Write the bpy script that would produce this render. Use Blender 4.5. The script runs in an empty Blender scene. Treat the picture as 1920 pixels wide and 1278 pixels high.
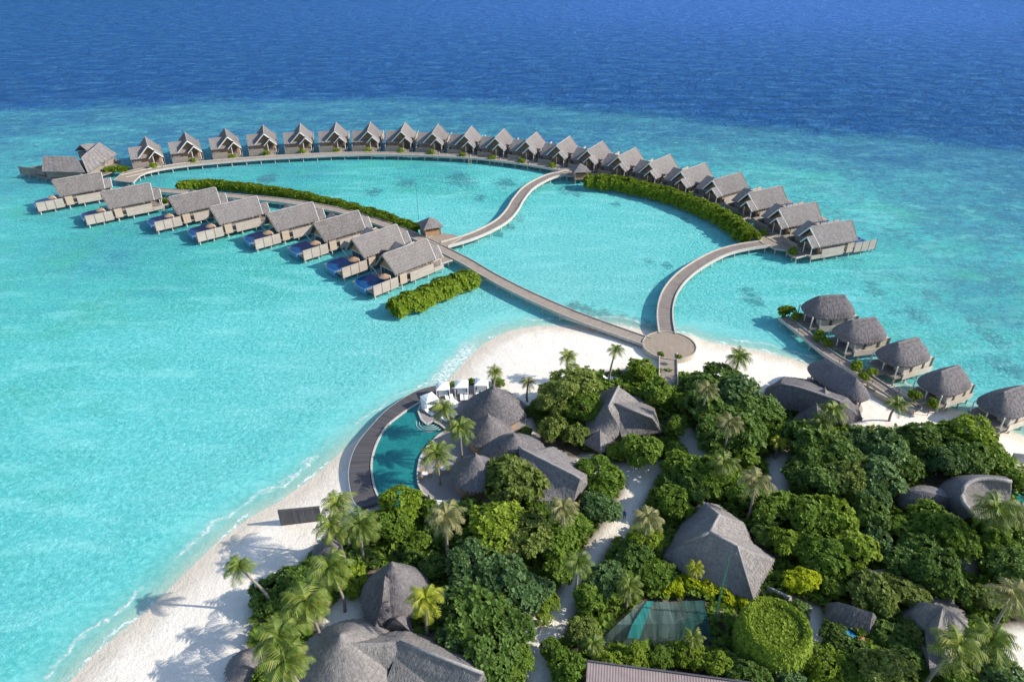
import bpy, bmesh, math, random
import numpy as np
from mathutils import Vector, Matrix
R=math.radians
scene=bpy.context.scene
COL=scene.collection
rng=random.Random(7)

# ------------------------------------------------------------------ camera
CAM_H=75.0; PITCH=R(31.5); FPX=1280.0
cp,sp=math.cos(PITCH),math.sin(PITCH)
def at(px,py,z=0.0):
    """ground position (at height z) of a point measured on the 1920x1278 survey photograph"""
    u=(px-960)/FPX; v=(639-py)/FPX
    d=Vector((u, cp+v*sp, -sp+v*cp))
    t=(z-CAM_H)/d.z
    return Vector((d.x*t, d.y*t, z))
def pxm(py,z=0.0):
    """pixels per metre there"""
    v=(639-py)/FPX
    return FPX*(sp-v*cp)/(CAM_H-z)
cam=bpy.data.cameras.new('camera'); cam.lens=24; cam.sensor_width=36; cam.sensor_fit='HORIZONTAL'
cam.clip_end=20000; cam.clip_start=0.5
co=bpy.data.objects.new('camera',cam); COL.objects.link(co)
co.location=(0,0,CAM_H); co.rotation_euler=(R(90)-PITCH,0,0)
scene.camera=co

# ------------------------------------------------------------------ light
SUN_EL=33.0; SUN_AZ=-6.0      # azimuth measured from +X towards +Y
w=bpy.data.worlds.new('World'); scene.world=w; w.use_nodes=True
nt=w.node_tree; bg=nt.nodes['Background']
sky=nt.nodes.new('ShaderNodeTexSky'); sky.sky_type='NISHITA'; sky.sun_disc=False
sky.sun_elevation=R(SUN_EL); sky.sun_rotation=R(90-SUN_AZ)
sky.air_density=1.0; sky.dust_density=0.6; sky.ozone_density=1.5
nt.links.new(sky.outputs[0],bg.inputs[0]); bg.inputs[1].default_value=0.15
sl=bpy.data.lights.new('sun','SUN'); sl.energy=4.4; sl.angle=R(0.5); sl.color=(1.0,0.93,0.82)
so=bpy.data.objects.new('sun',sl); COL.objects.link(so)
sd_=Vector((math.cos(R(SUN_EL))*math.cos(R(SUN_AZ)),math.cos(R(SUN_EL))*math.sin(R(SUN_AZ)),math.sin(R(SUN_EL))))
so.rotation_euler=sd_.to_track_quat('Z','Y').to_euler()
so.location=(100,0,150)
scene.view_settings.view_transform='Standard'; scene.view_settings.look='None'
scene.view_settings.exposure=0.55; scene.view_settings.gamma=1
scene.cycles.max_bounces=6; scene.cycles.diffuse_bounces=3; scene.cycles.transparent_max_bounces=8
scene.cycles.use_denoising=True

# ------------------------------------------------------------------ material helpers
def srgb(r,g,b):
    f=lambda c:(c/255/12.92 if c/255<=.04045 else ((c/255+.055)/1.055)**2.4)
    return (f(r),f(g),f(b),1)
class NT:
    def __init__(s,name):
        s.m=bpy.data.materials.new(name); s.m.use_nodes=True; s.t=s.m.node_tree
        s.t.nodes.clear(); s.out=s.n('ShaderNodeOutputMaterial')
    def n(s,typ,**kw):
        o=s.t.nodes.new(typ)
        for k,v in kw.items():
            if k.startswith('i_'):
                key=k[2:]; key=int(key) if key.isdigit() else key.replace('_',' ')
                o.inputs[key].default_value=v
            else: setattr(o,k,v)
        return o
    def l(s,a,b): s.t.links.new(a,b)
    def coord(s,kind='Object',scale=(1,1,1)):
        tc=s.n('ShaderNodeTexCoord'); mp=s.n('ShaderNodeMapping'); mp.inputs['Scale'].default_value=scale
        s.l(tc.outputs[kind],mp.inputs[0]); return mp.outputs[0]
    def noise(s,vec,scale,detail=4,rough=.55,dist=0):
        o=s.n('ShaderNodeTexNoise',i_Scale=scale,i_Detail=detail,i_Roughness=rough,i_Distortion=dist)
        if vec is not None: s.l(vec,o.inputs['Vector'])
        return o.outputs['Fac']
    def ramp(s,fac,stops,interp='LINEAR'):
        o=s.n('ShaderNodeValToRGB'); e=o.color_ramp; e.interpolation=interp
        while len(e.elements)<len(stops): e.elements.new(.5)
        for el,(p,c) in zip(e.elements,stops):
            el.position=p; el.color=c if len(c)==4 else (*c,1)
        s.l(fac,o.inputs[0]); return o.outputs[0]
    def math(s,op,a,b=0,c=None,clamp=False):
        o=s.n('ShaderNodeMath',operation=op,use_clamp=clamp)
        for i,x in enumerate((a,b,c)):
            if x is None: continue
            if isinstance(x,(int,float)): o.inputs[i].default_value=x
            else: s.l(x,o.inputs[i])
        return o.outputs[0]
    def mix(s,fac,a,b,blend='MIX'):
        o=s.n('ShaderNodeMix',data_type='RGBA',blend_type=blend)
        for i,x in ((0,fac),(6,a),(7,b)):
            if isinstance(x,(int,float)): o.inputs[i].default_value=x
            elif isinstance(x,tuple): o.inputs[i].default_value=x
            else: s.l(x,o.inputs[i])
        return o.outputs[2]
    def attr(s,name):
        return s.n('ShaderNodeAttribute',attribute_name=name).outputs['Fac']
    def smooth(s,x,a,b,lo=0.0,hi=1.0):
        o=s.n('ShaderNodeMapRange',interpolation_type='SMOOTHSTEP')
        s.l(x,o.inputs[0])
        for i,v in ((1,a),(2,b),(3,lo),(4,hi)): o.inputs[i].default_value=v
        return o.outputs[0]
    def bump(s,h,strength=.5,dist=.1):
        o=s.n('ShaderNodeBump',i_Strength=strength,i_Distance=dist); s.l(h,o.inputs['Height']); return o.outputs[0]
    def principled(s,color,rough=.8,spec=.3,normal=None,**kw):
        p=s.n('ShaderNodeBsdfPrincipled')
        if isinstance(color,tuple): p.inputs['Base Color'].default_value=color
        else: s.l(color,p.inputs['Base Color'])
        if isinstance(rough,(int,float)): p.inputs['Roughness'].default_value=rough
        else: s.l(rough,p.inputs['Roughness'])
        p.inputs['Specular IOR Level'].default_value=spec
        if normal is not None: s.l(normal,p.inputs['Normal'])
        for k,v in kw.items(): p.inputs[k.replace('_',' ')].default_value=v
        return p.outputs[0]
    def done(s,sh): s.l(sh,s.out.inputs[0]); return s.m

def mat_thatch(name,c0,c1,c2):
    m=NT(name); v=m.coord('Object')
    fib=m.noise(m.coord('Object',(3.4,3.4,1.0)),1.25,5,.72)
    big=m.noise(v,.35,3)
    wv=m.n('ShaderNodeTexWave',wave_type='BANDS',bands_direction='Z',wave_profile='SAW',i_Scale=.55,i_Distortion=2.5,i_Detail=3,i_Detail_Scale=2.0)
    m.l(v,wv.inputs[0])
    blotch=m.noise(v,1.7,5,.75)
    isl=m.n('ShaderNodeNewGeometry').outputs['Random Per Island']
    a=m.ramp(m.math('ADD',m.math('MULTIPLY_ADD',isl,.15,-.075),m.math('MULTIPLY_ADD',fib,.55,m.math('MULTIPLY',blotch,.45))),[(.33,c0),(.5,c1),(.68,c2)])
    rnd=m.n('ShaderNodeObjectInfo').outputs['Random']
    a=m.mix(m.smooth(big,.35,.7,0,.35),a,c0)
    a=m.mix(m.math('MULTIPLY',m.smooth(wv.outputs['Fac'],.82,1),.28),a,c0)
    a=m.mix(m.math('MULTIPLY',rnd,.3),a,c2)
    h=m.math('ADD',m.math('MULTIPLY',fib,.8),m.math('MULTIPLY',wv.outputs['Fac'],.7))
    return m.done(m.principled(a,.95,.1,m.bump(h,.8,.14)))
def mat_planks(name,c0,c1,scale=2.5,axis='X',spec=.15,kind='Object'):
    m=NT(name); v=m.coord(kind)
    wv=m.n('ShaderNodeTexWave',wave_type='BANDS',bands_direction=axis,wave_profile='SAW',i_Scale=scale/3.14,i_Distortion=0)
    m.l(v,wv.inputs[0])
    sc={'X':(scale*1.3,.25,.25),'Y':(.25,scale*1.3,.25),'Z':(.25,.25,scale*1.3)}[axis]
    n1=m.noise(m.coord(kind,sc),1,2,.8); n2=m.noise(v,.5,4); n3=m.noise(v,6,3)
    f=m.math('ADD',m.math('MULTIPLY',n1,.6),m.math('ADD',m.math('MULTIPLY',n2,.25),m.math('MULTIPLY',n3,.15)))
    a=m.ramp(f,[(.3,c0),(.7,c1)])
    a=m.mix(m.math('MULTIPLY',m.smooth(wv.outputs['Fac'],.86,.98),.5),a,tuple(x*.3 for x in c0[:3])+(1,))
    if kind=='UV':
        jv=m.n('ShaderNodeTexWave',wave_type='BANDS',bands_direction='X',wave_profile='SAW',i_Scale=.42/3.14*2,i_Distortion=0); m.l(v,jv.inputs[0])
        a=m.mix(m.math('MULTIPLY',m.smooth(jv.outputs['Fac'],.90,.97),.55),a,tuple(x*.45 for x in c0[:3])+(1,))
        a=m.mix(m.math('MULTIPLY',m.smooth(m.noise(v,.22,5,.7),.52,.66),.35),a,tuple(x*.7 for x in c0[:3])+(1,))
    return m.done(m.principled(a,.85,spec,m.bump(f,.4,.03)))
def mat_noise(name,c0,c1,scale=1.5,rough=.85,spec=.2,bump=.2,detail=5):
    m=NT(name); v=m.coord('Object'); f=m.noise(v,scale,detail,.65)
    return m.done(m.principled(m.ramp(f,[(.3,c0),(.7,c1)]),rough,spec,m.bump(f,bump,.05)))
def mat_leaf(name,cols,trans=.3,gloss=.35,rough=.5):
    m=NT(name); g=m.n('ShaderNodeNewGeometry')
    rr=g.outputs['Random Per Island']
    v=m.coord('Object'); big=m.noise(v,1.1,4)
    orr=m.n('ShaderNodeObjectInfo').outputs['Random']
    f=m.math('ADD',m.math('MULTIPLY',rr,.5),m.math('ADD',m.math('MULTIPLY',big,.58),m.math('MULTIPLY_ADD',orr,.24,-.14)))
    n=len(cols); a=m.ramp(f,[(.12+.78*i/(n-1),c) for i,c in enumerate(cols)])
    p=m.principled(a,rough,gloss)
    t=m.n('ShaderNodeBsdfTranslucent'); m.l(m.mix(.45,a,(.35,.5,.03,1)),t.inputs[0])
    mx=m.n('ShaderNodeMixShader',i_0=trans); m.l(p,mx.inputs[1]); m.l(t.outputs[0],mx.inputs[2])
    return m.done(mx.outputs[0])

M={}
M['thatch']=mat_thatch('grey_thatch',(.10,.09,.088,1),(.20,.184,.18,1),(.325,.30,.29,1))
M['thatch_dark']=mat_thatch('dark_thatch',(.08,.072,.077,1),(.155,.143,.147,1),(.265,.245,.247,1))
M['thatch_pale']=mat_thatch('pale_thatch',(.11,.10,.098,1),(.205,.19,.185,1),(.33,.308,.295,1))
M['thatch_tan']=mat_thatch('tan_thatch',(.22,.13,.08,1),(.36,.23,.15,1),(.48,.34,.24,1))
M['ridge']=mat_thatch('ridge_thatch',(.17,.16,.16,1),(.29,.275,.27,1),(.42,.40,.38,1))
M['deck']=mat_planks('weathered_deck',(.15,.125,.11,1),(.32,.275,.24,1),6,'X',kind='UV')
M['deck_light']=mat_planks('sunbleached_deck',(.20,.165,.135,1),(.43,.365,.30,1),6,'X',kind='UV')
M['deck_warm']=mat_planks('warm_deck',(.23,.18,.14,1),(.38,.31,.245,1),4,'X')
M['deck_pool']=mat_planks('pool_deck_boards',(.22,.2,.2,1),(.36,.33,.32,1),4,'X')
M['deck_dark']=mat_planks('dark_slats',(.045,.042,.05,1),(.17,.155,.155,1),3,'X',kind='UV')
M['kerb']=mat_noise('pale_kerb',(.36,.33,.29,1),(.55,.51,.46,1),2)
M['wood_grey']=mat_planks('grey_boards',(.17,.145,.125,1),(.34,.295,.25,1),3,'Z')
M['wood_pale']=mat_planks('pale_boards',(.30,.255,.215,1),(.50,.44,.385,1),2.2,'Z')
M['wood_tan']=mat_planks('tan_boards',(.34,.265,.195,1),(.52,.42,.33,1),2.2,'Z')
M['wood_cream']=mat_planks('cream_boards',(.46,.41,.34,1),(.66,.60,.51,1),2.2,'Z')
M['wood_slate']=mat_planks('slate_grey_slats',(.06,.062,.07,1),(.15,.15,.16,1),3,'X')
M['woven']=mat_noise('woven_bamboo',(.26,.15,.08,1),(.44,.28,.17,1),8)
M['wood_dark']=mat_planks('dark_boards',(.09,.07,.06,1),(.17,.13,.11,1),3,'Z')
M['white']=mat_noise('white_paint',(.66,.65,.62,1),(.78,.77,.74,1),2,.6)
M['cloth']=mat_noise('white_canvas',(.74,.74,.74,1),(.82,.82,.82,1),1.5,.9,.1)
M['concrete']=mat_noise('pale_concrete',(.38,.36,.34,1),(.52,.50,.47,1),1.3)
M['stone']=mat_noise('coral_stone',(.34,.30,.25,1),(.52,.47,.40,1),3)
M['glass']=NT('window_glass'); M['glass']=M['glass'].done(M['glass'].principled((.03,.05,.06,1),.08,.6))
M['metal_dark']=mat_noise('dark_metal',(.05,.05,.055,1),(.09,.09,.1,1),3,.5,.5)
M['green_paint']=mat_noise('green_paint',(.04,.16,.09,1),(.06,.22,.12,1),3,.5,.4)
M['trunk']=mat_noise('bark',(.14,.105,.08,1),(.27,.21,.165,1),6,.9,.1,.5)
M['palm_trunk']=mat_planks('palm_bark',(.17,.145,.12,1),(.34,.30,.26,1),4,'Z')
M['leaf_dark']=mat_leaf('dark_leaf',[(.030,.064,.012,1),(.080,.145,.024,1),(.165,.25,.055,1)],.25,.18,.55)
M['leaf_blue']=mat_leaf('bluish_leaf',[(.028,.065,.024,1),(.072,.135,.040,1),(.16,.25,.085,1)],.22,.2,.5)
M['leaf_mid']=mat_leaf('mid_leaf',[(.045,.092,.011,1),(.112,.19,.021,1),(.225,.315,.05,1)],.3,.15,.6)
M['leaf_light']=mat_leaf('light_leaf',[(.08,.14,.012,1),(.19,.27,.022,1),(.32,.40,.06,1)],.32,.15,.6)
M['leaf_olive']=mat_leaf('olive_leaf',[(.06,.09,.016,1),(.15,.195,.04,1),(.29,.33,.09,1)],.28,.15,.6)
M['leaf_yellow']=mat_leaf('yellow_leaf',[(.20,.27,.008,1),(.40,.46,.012,1),(.58,.58,.03,1)],.3,.15,.6)
M['leaf_hedge']=mat_leaf('hedge_leaf',[(.058,.105,.007,1),(.145,.215,.012,1),(.27,.345,.03,1)],.28,.15,.6)
M['palm']=mat_leaf('palm_leaf',[(.05,.095,.015,1),(.14,.20,.03,1),(.34,.33,.07,1)],.3,.3)
M['palm_dry']=mat_leaf('dry_palm_leaf',[(.10,.115,.04,1),(.21,.205,.08,1),(.40,.35,.17,1)],.3,.25)
M['palm_gold']=mat_leaf('golden_palm_leaf',[(.13,.18,.01,1),(.27,.30,.02,1),(.42,.40,.05,1)],.3,.25)

# ------------------------------------------------------------------ object helpers
def tag(o,label=None,cat=None,group=None,kind=None):
    if label: o['label']=label
    if cat: o['category']=cat
    if group: o['group']=group
    if kind: o['kind']=kind
    return o
def empty(name,loc,rz=0,label=None,cat=None,group=None):
    o=bpy.data.objects.new(name,None); COL.objects.link(o); o.location=loc; o.rotation_euler=(0,0,rz)
    o.empty_display_size=.5
    return tag(o,label,cat,group)
def link(name,me,mat=None,parent=None,loc=(0,0,0)):
    o=bpy.data.objects.new(name,me); COL.objects.link(o); o.location=loc
    if parent is not None: o.parent=parent
    if mat is not None:
        if len(me.materials)==0: me.materials.append(mat)
        elif me.materials[0]!=mat:
            o.material_slots[0].link='OBJECT'; o.material_slots[0].material=mat
    return o
def copy_tree(o,parent=None):
    c=o.copy(); COL.objects.link(c)
    if parent is not None: c.parent=parent
    for ch in list(o.children): copy_tree(ch,c)
    return c
class MB:
    """collects boxes, bars and sheets into ONE mesh"""
    def __init__(s,mx=1): s.v=[]; s.f=[]; s.mx=mx; s.uv=None
    def face(s,*pts):
        i=len(s.v); s.v+= [(p[0]*s.mx,p[1],p[2]) for p in pts]; s.f.append(tuple(range(i,i+len(pts))))
    def hexa(s,p):   # 8 points: bottom ring 0-3, top ring 4-7
        i=len(s.v); s.v+=[(q[0]*s.mx,q[1],q[2]) for q in p]
        for f in ((3,2,1,0),(4,5,6,7),(0,1,5,4),(1,2,6,5),(2,3,7,6),(3,0,4,7)): s.f.append(tuple(i+k for k in f))
        return s
    def box(s,x0,x1,y0,y1,z0,z1):
        s.hexa([(x0,y0,z0),(x1,y0,z0),(x1,y1,z0),(x0,y1,z0),(x0,y0,z1),(x1,y0,z1),(x1,y1,z1),(x0,y1,z1)]); return s
    def bar(s,a,b,w,h=None):
        h=h or w; a=Vector(a); b=Vector(b); d=(b-a).normalized()
        up=Vector((0,0,1)) if abs(d.z)<.95 else Vector((1,0,0))
        x=d.cross(up).normalized()*w/2; y=x.cross(d).normalized()*h/2
        s.hexa([a-x-y,a+x-y,b+x-y,b-x-y,a-x+y,a+x+y,b+x+y,b-x+y]); return s
    def tube(s,pts,rad,n=8,cap=True):
        pts=[Vector(p) for p in pts]; base=len(s.v); L=len(pts)
        if not hasattr(rad,'__len__'): rad=[rad]*L
        for k,p in enumerate(pts):
            d=(pts[min(k+1,L-1)]-pts[max(k-1,0)]).normalized()
            up=Vector((0,1,0)) if abs(d.y)<.9 else Vector((1,0,0))
            x=d.cross(up).normalized(); y=d.cross(x)
            for j in range(n):
                a=2*math.pi*j/n; q=p+(x*math.cos(a)+y*math.sin(a))*rad[k]; s.v.append((q.x*s.mx,q.y,q.z))
        for k in range(L-1):
            for j in range(n):
                a=base+k*n+j; b=base+k*n+(j+1)%n; s.f.append((a,b,b+n,a+n))
        if cap:
            s.f.append(tuple(base+j for j in range(n))[::-1]); s.f.append(tuple(base+(L-1)*n+j for j in range(n)))
        return s
    def prism(s,poly,z0,z1):
        i=len(s.v); n=len(poly)
        s.v+=[(p[0]*s.mx,p[1],z0) for p in poly]+[(p[0]*s.mx,p[1],z1) for p in poly]
        s.f.append(tuple(range(i,i+n))[::-1]); s.f.append(tuple(range(i+n,i+2*n)))
        for k in range(n): s.f.append((i+k,i+(k+1)%n,i+n+(k+1)%n,i+n+k))
        return s
    def extrude(s,prof,path_a,path_b):
        """closed ring of points a to ring of points b"""
        i=len(s.v); n=len(path_a)
        s.v+=[(p[0]*s.mx,p[1],p[2]) for p in path_a]+[(p[0]*s.mx,p[1],p[2]) for p in path_b]
        s.f.append(tuple(range(i,i+n))[::-1]); s.f.append(tuple(range(i+n,i+2*n)))
        for k in range(n): s.f.append((i+k,i+(k+1)%n,i+n+(k+1)%n,i+n+k))
        return s
    def lathe(s,prof,n=32,c=(0,0),a=1,b=1):
        i=len(s.v)
        for r,z in prof:
            for j in range(n):
                t=2*math.pi*j/n; s.v.append(((c[0]+r*a*math.cos(t))*s.mx,c[1]+r*b*math.sin(t),z))
        for k in range(len(prof)-1):
            for j in range(n):
                p=i+k*n+j; q=i+k*n+(j+1)%n; s.f.append((p,q,q+n,p+n))
        s.f.append(tuple(i+j for j in range(n))[::-1]); e=i+(len(prof)-1)*n; s.f.append(tuple(e+j for j in range(n)))
        return s
    def mesh(s,name,fix=True):
        me=bpy.data.meshes.new(name); me.from_pydata([tuple(v) for v in s.v],[],s.f)
        if fix:
            bm=bmesh.new(); bm.from_mesh(me); bmesh.ops.recalc_face_normals(bm,faces=bm.faces); bm.to_mesh(me); bm.free()
        me.update(); return me
    def build(s,name,mat,parent=None,loc=(0,0,0),smooth=False):
        me=s.mesh(name)
        if smooth: me.shade_smooth()
        return link(name,me,mat,parent,loc)
def roughen(o,cuts,amp,seed=0,strands=0,ls=1.0):
    """break up flat thatch: subdivide, push the surface about by a few centimetres, lay loose reed bundles down the slope and along the eaves"""
    from mathutils import noise as mn
    bm=bmesh.new(); bm.from_mesh(o.data)
    bmesh.ops.triangulate(bm,faces=[f for f in bm.faces if len(f.verts)>4])
    for _ in range(cuts):
        bmesh.ops.subdivide_edges(bm,edges=[e for e in bm.edges if e.calc_length()>.8],cuts=1,use_grid_fill=True)
    bm.normal_update()
    for v in bm.verts:
        d=mn.noise(v.co*.9+Vector((seed*3.1,0,0)))*amp+mn.noise(v.co*.25+Vector((0,seed,0)))*amp*1.3
        v.co+=v.normal*d
    if strands:
        bm.normal_update(); rr=random.Random(seed+3); L=[]
        for f in bm.faces:
            if f.normal.z<.15: continue
            n=f.normal; dn=Vector((n.x*n.z,n.y*n.z,-(n.x*n.x+n.y*n.y)))
            if dn.length<.05: continue
            dn.normalize(); sd=n.cross(dn); vs=[v.co.copy() for v in f.verts]; a=f.calc_area()*strands; k=int(a)+(rr.random()<a-int(a))
            for _ in range(k):
                w=[rr.random()**1.2 for _ in vs]; t=sum(w); p=sum((v*x/t for v,x in zip(vs,w)),Vector())
                l=rr.uniform(.28,.65)*ls; b=rr.uniform(.03,.085)*ls; d2=(dn+sd*rr.uniform(-.22,.22)).normalized(); h0=rr.uniform(-.01,.02); h1=rr.uniform(.02,.06)
                L.append((p-sd*b+n*h0,p+sd*b+n*h0,p+d2*l+sd*b*.7+n*h1,p+d2*l-sd*b*.7+n*h1))
        for q in L: bm.faces.new([bm.verts.new(c) for c in q])
    bm.to_mesh(o.data); bm.free(); return o
def mesh_np(name,V,F,smooth=False):
    """V (n,3) and quads F (m,4) to a mesh, fast"""
    me=bpy.data.meshes.new(name); V=np.ascontiguousarray(V,dtype=np.float32); F=np.ascontiguousarray(F,dtype=np.int32)
    me.vertices.add(len(V)); me.vertices.foreach_set('co',V.ravel())
    m,k=F.shape
    me.loops.add(m*k); me.loops.foreach_set('vertex_index',F.ravel())
    me.polygons.add(m); me.polygons.foreach_set('loop_start',np.arange(0,m*k,k,dtype=np.int32))
    me.update(calc_edges=True)
    if smooth: me.shade_smooth()
    return me
def catmull(P,step):
    """resample a polyline smoothly every step metres"""
    P=[Vector(p) for p in P]; Q=[P[0]*2-P[1]]+P+[P[-1]*2-P[-2]]; out=[]
    for i in range(1,len(Q)-2):
        a,b,c,d=Q[i-1],Q[i],Q[i+1],Q[i+2]
        for k in range(24):
            t=k/24
            out.append(.5*((2*b)+(c-a)*t+(2*a-5*b+4*c-d)*t*t+(3*b-a-3*c+d)*t**3))
    out.append(P[-1])
    L=[0]
    for p,q in zip(out,out[1:]): L.append(L[-1]+(q-p).length)
    n=max(2,round(L[-1]/step)); res=[]; j=0
    for k in range(n+1):
        s=L[-1]*k/n
        while j<len(L)-2 and L[j+1]<s: j+=1
        t=(s-L[j])/max(1e-9,L[j+1]-L[j]); res.append(out[j].lerp(out[j+1],min(1,t)))
    return res
# ================================================================== ground, sea
SHORE=[(-40,1640),(60,1400),(130,1278),(182,1222),(250,1165),(310,1112),(362,1060),(412,1012),(472,968),(530,936),(580,900),(618,868),(645,843),(672,822),(700,800),(735,774),(775,752),(824,727),(850,702),(874,674),(906,645),(950,622),(1000,612),(1060,611),(1105,611),(1150,607),(1200,618),(1240,626),(1290,627),(1325,640),(1380,650),(1430,659),(1480,672),(1520,684),(1570,694),(1620,712),(1662,718),(1705,738),(1760,762),(1835,780),(1892,806),(1925,822),(2100,860),(2500,930),(3200,1000)]
_sh=[at(x,y) for x,y in SHORE]
LAND=np.array([(p.x,p.y) for p in _sh]+[(400,20),(-60,5)])
def seg_dist(P,A,B):
    d=B-A; t=np.clip(((P-A)@d)/(d@d),0,1); return np.hypot(*(P-(A+t[:,None]*d)).T)
def inside(P,poly):
    c=np.zeros(len(P),bool); n=len(poly)
    for i in range(n):
        a=poly[i]; b=poly[(i+1)%n]
        if a[1]==b[1]: continue
        k=((a[1]>P[:,1])!=(b[1]>P[:,1]))&(P[:,0]<(b[0]-a[0])*(P[:,1]-a[1])/(b[1]-a[1])+a[0]); c^=k
    return c
def shore_sd(P):
    d=np.full(len(P),1e9)
    for a,b in zip(LAND[:-3],LAND[1:-2]): d=np.minimum(d,seg_dist(P,a,b))
    return np.where(inside(P,LAND),d,-d)
# how deep / what colour the sea is at surveyed points (0 shallow sand ... 1 open ocean)
TONE=[(-300,200,.93),(0,222,.80),(0,205,.92),(200,202,.86),(400,192,.86),(600,190,.88),(800,192,.88),(1000,200,.88),(1200,215,.88),(1400,235,.88),(1600,252,.88),(1750,268,.86),(1920,285,.84),(2300,330,.86),
(0,245,.70),(150,232,.68),(300,222,.70),(500,212,.70),(700,208,.72),(900,215,.72),(1100,228,.74),(1300,248,.74),(1500,262,.72),(1700,285,.68),(1920,320,.68),
(0,150,1),(500,130,1),(1000,130,1),(1500,150,1),(1920,190,1),(960,20,1),(0,20,.97),(1920,20,.97),(-600,100,1),(2600,100,1),(500,165,.97),(1000,165,.97),(1500,195,.97),
(60,270,.60),(200,245,.63),(400,228,.66),(800,225,.67),(1200,250,.65),(1300,275,.60),(1500,300,.60),(1700,340,.61),(1900,380,.64),
(0,330,.55),(0,400,.48),(60,470,.48),(0,560,.46),(200,470,.50),(300,520,.46),(500,520,.38),(100,640,.38),(0,800,.35),(150,800,.33),(300,750,.26),(450,640,.24),(600,600,.20),(620,700,.18),(500,800,.22),(400,900,.22),(250,950,.27),(0,1000,.34),(150,1100,.28),(0,1200,.30),(-300,900,.4),(-300,600,.45),(-400,300,.66),
(760,620,.14),(850,600,.10),(780,690,.10),(900,580,.12),(650,500,.24),(950,600,.06),
(420,330,.48),(560,320,.50),(700,330,.46),(800,320,.48),(650,350,.40),(780,390,.20),(900,360,.32),(960,330,.30),(850,420,.18),
(1000,420,.16),(1100,380,.22),(1060,480,.14),(1200,430,.17),(1300,430,.20),(1180,560,.12),(1050,540,.10),(1000,560,.10),
(1300,560,.22),(1400,540,.24),(1450,600,.18),(1400,630,.14),(1500,520,.34),(1650,500,.40),(1560,480,.36),(1560,640,.26),(1700,620,.38),(1850,560,.52),(1900,700,.42),(1750,700,.32),(1880,760,.28),(1700,440,.50),(1800,420,.57),(1640,400,.42),(1540,370,.44),(1450,330,.42),(2200,600,.52),(2300,800,.48)]
_tp=np.array([at(x,y).xy[:] for x,y,_ in TONE]); _tv=np.array([t for *_,t in TONE])
def idw(P,pts,vals,k=3.0):
    num=np.zeros(len(P)); den=np.zeros(len(P))
    loc=np.maximum(18,pts[:,1]*.09)          # influence grows with distance from the coast
    for p,v,s in zip(pts,vals,loc):
        d2=((P-p)**2).sum(1)/(s*s); w_=1/(d2+.02)**(k/2+.4); num+=w_*v; den+=w_
    return num/den
CORAL=[(0,260,.8),(400,225,.9),(800,225,1),(1200,245,1),(1600,290,1),(1900,400,1),(1750,430,1),(1820,480,1),(1700,520,.8),(1650,400,1),(1650,350,1),(1500,320,.9),(1850,560,.8),(1900,680,.7),(1750,600,.6),(1640,480,.55),(1450,500,.12),(1350,600,.1),(1300,430,.12),(1150,400,.2),(1080,500,.08),(1000,570,.1),(900,350,.45),(800,330,.5),(650,330,.4),(500,320,.4),(750,400,.12),(150,470,.4),(300,540,.3),(50,600,.2),(400,700,.05),(100,900,.08),(600,650,.02),(300,1000,.02),(900,590,.05),(40,380,.5),(0,120,0),(900,100,0),(1900,150,0),(1500,170,0),(2300,500,.9),(-300,400,.5)]
_cp=np.array([at(x,y).xy[:] for x,y,_ in CORAL]); _cv=np.array([t for *_,t in CORAL])

def axis_vals(lo,hi,step,grow,far):
    v=list(np.arange(lo,hi+.01,step)); s=step; x=v[-1]
    while x<far: s*=grow; x+=s; v.append(x)
    s=step; x=v[0]
    while x>-far: s*=grow; x-=s; v.insert(0,x)
    return np.array(v)
gx=axis_vals(-130,150,.9,1.14,9000)
ys=[-60,-20,5,20]; y=26.0
while y<9000:
    ys.append(y); y+=.8+max(0,(y-70))*.0045 if y<420 else (y-380)*.14
gy=np.array(ys)
GX,GY=np.meshgrid(gx,gy); GP=np.stack([GX.ravel(),GY.ravel()],1)
SD=shore_sd(GP); TN=idw(GP,_tp,_tv); CR=idw(GP,_cp,_cv)
far=GP[:,1]>900; TN[far]=1.0; CR[far]=0
def land_z(sd): return 1.25*(1-np.exp(-np.maximum(sd,0)/8.0))
def bed_z(sd,tn): return -np.minimum(-np.minimum(sd,0)*.085, .9+np.maximum(tn,0)**2*14)
EDGE=[(-900,262),(-300,228),(0,213),(200,206),(500,194),(800,193),(1000,203),(1200,222),(1400,243),(1600,262),(1750,275),(1920,292),(2300,330),(3200,420)]
_ep=np.array([at(x,y).xy[:] for x,y in EDGE]); eo=GP[:,1]-np.interp(GP[:,0],_ep[:,0],_ep[:,1])
sm_=lambda x:(lambda t:t*t*(3-2*t))(np.clip(x,0,1))
TN=np.where(eo<0,np.minimum(TN,.69),TN); TN=TN+(1-TN)*0; TN=np.where(eo>=0,.69+.31*np.clip(eo/34,0,1)**.8,np.where(eo>-25,np.maximum(TN,.69-.0045*(-eo)),TN)); CR=np.where(eo>20,0,CR)
TZ=np.where(SD>0,land_z(SD),bed_z(SD,TN))
nx,ny=len(gx),len(gy)
I=np.arange(nx*ny).reshape(ny,nx)
GF=np.stack([I[:-1,:-1].ravel(),I[:-1,1:].ravel(),I[1:,1:].ravel(),I[1:,:-1].ravel()],1)
def addattr(me,name,vals):
    a=me.attributes.new(name,'FLOAT','POINT'); a.data.foreach_set('value',np.ascontiguousarray(vals,dtype=np.float32))
def ground_z(x,y): return float(land_z(shore_sd(np.array([[x,y]])))[0])

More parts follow.
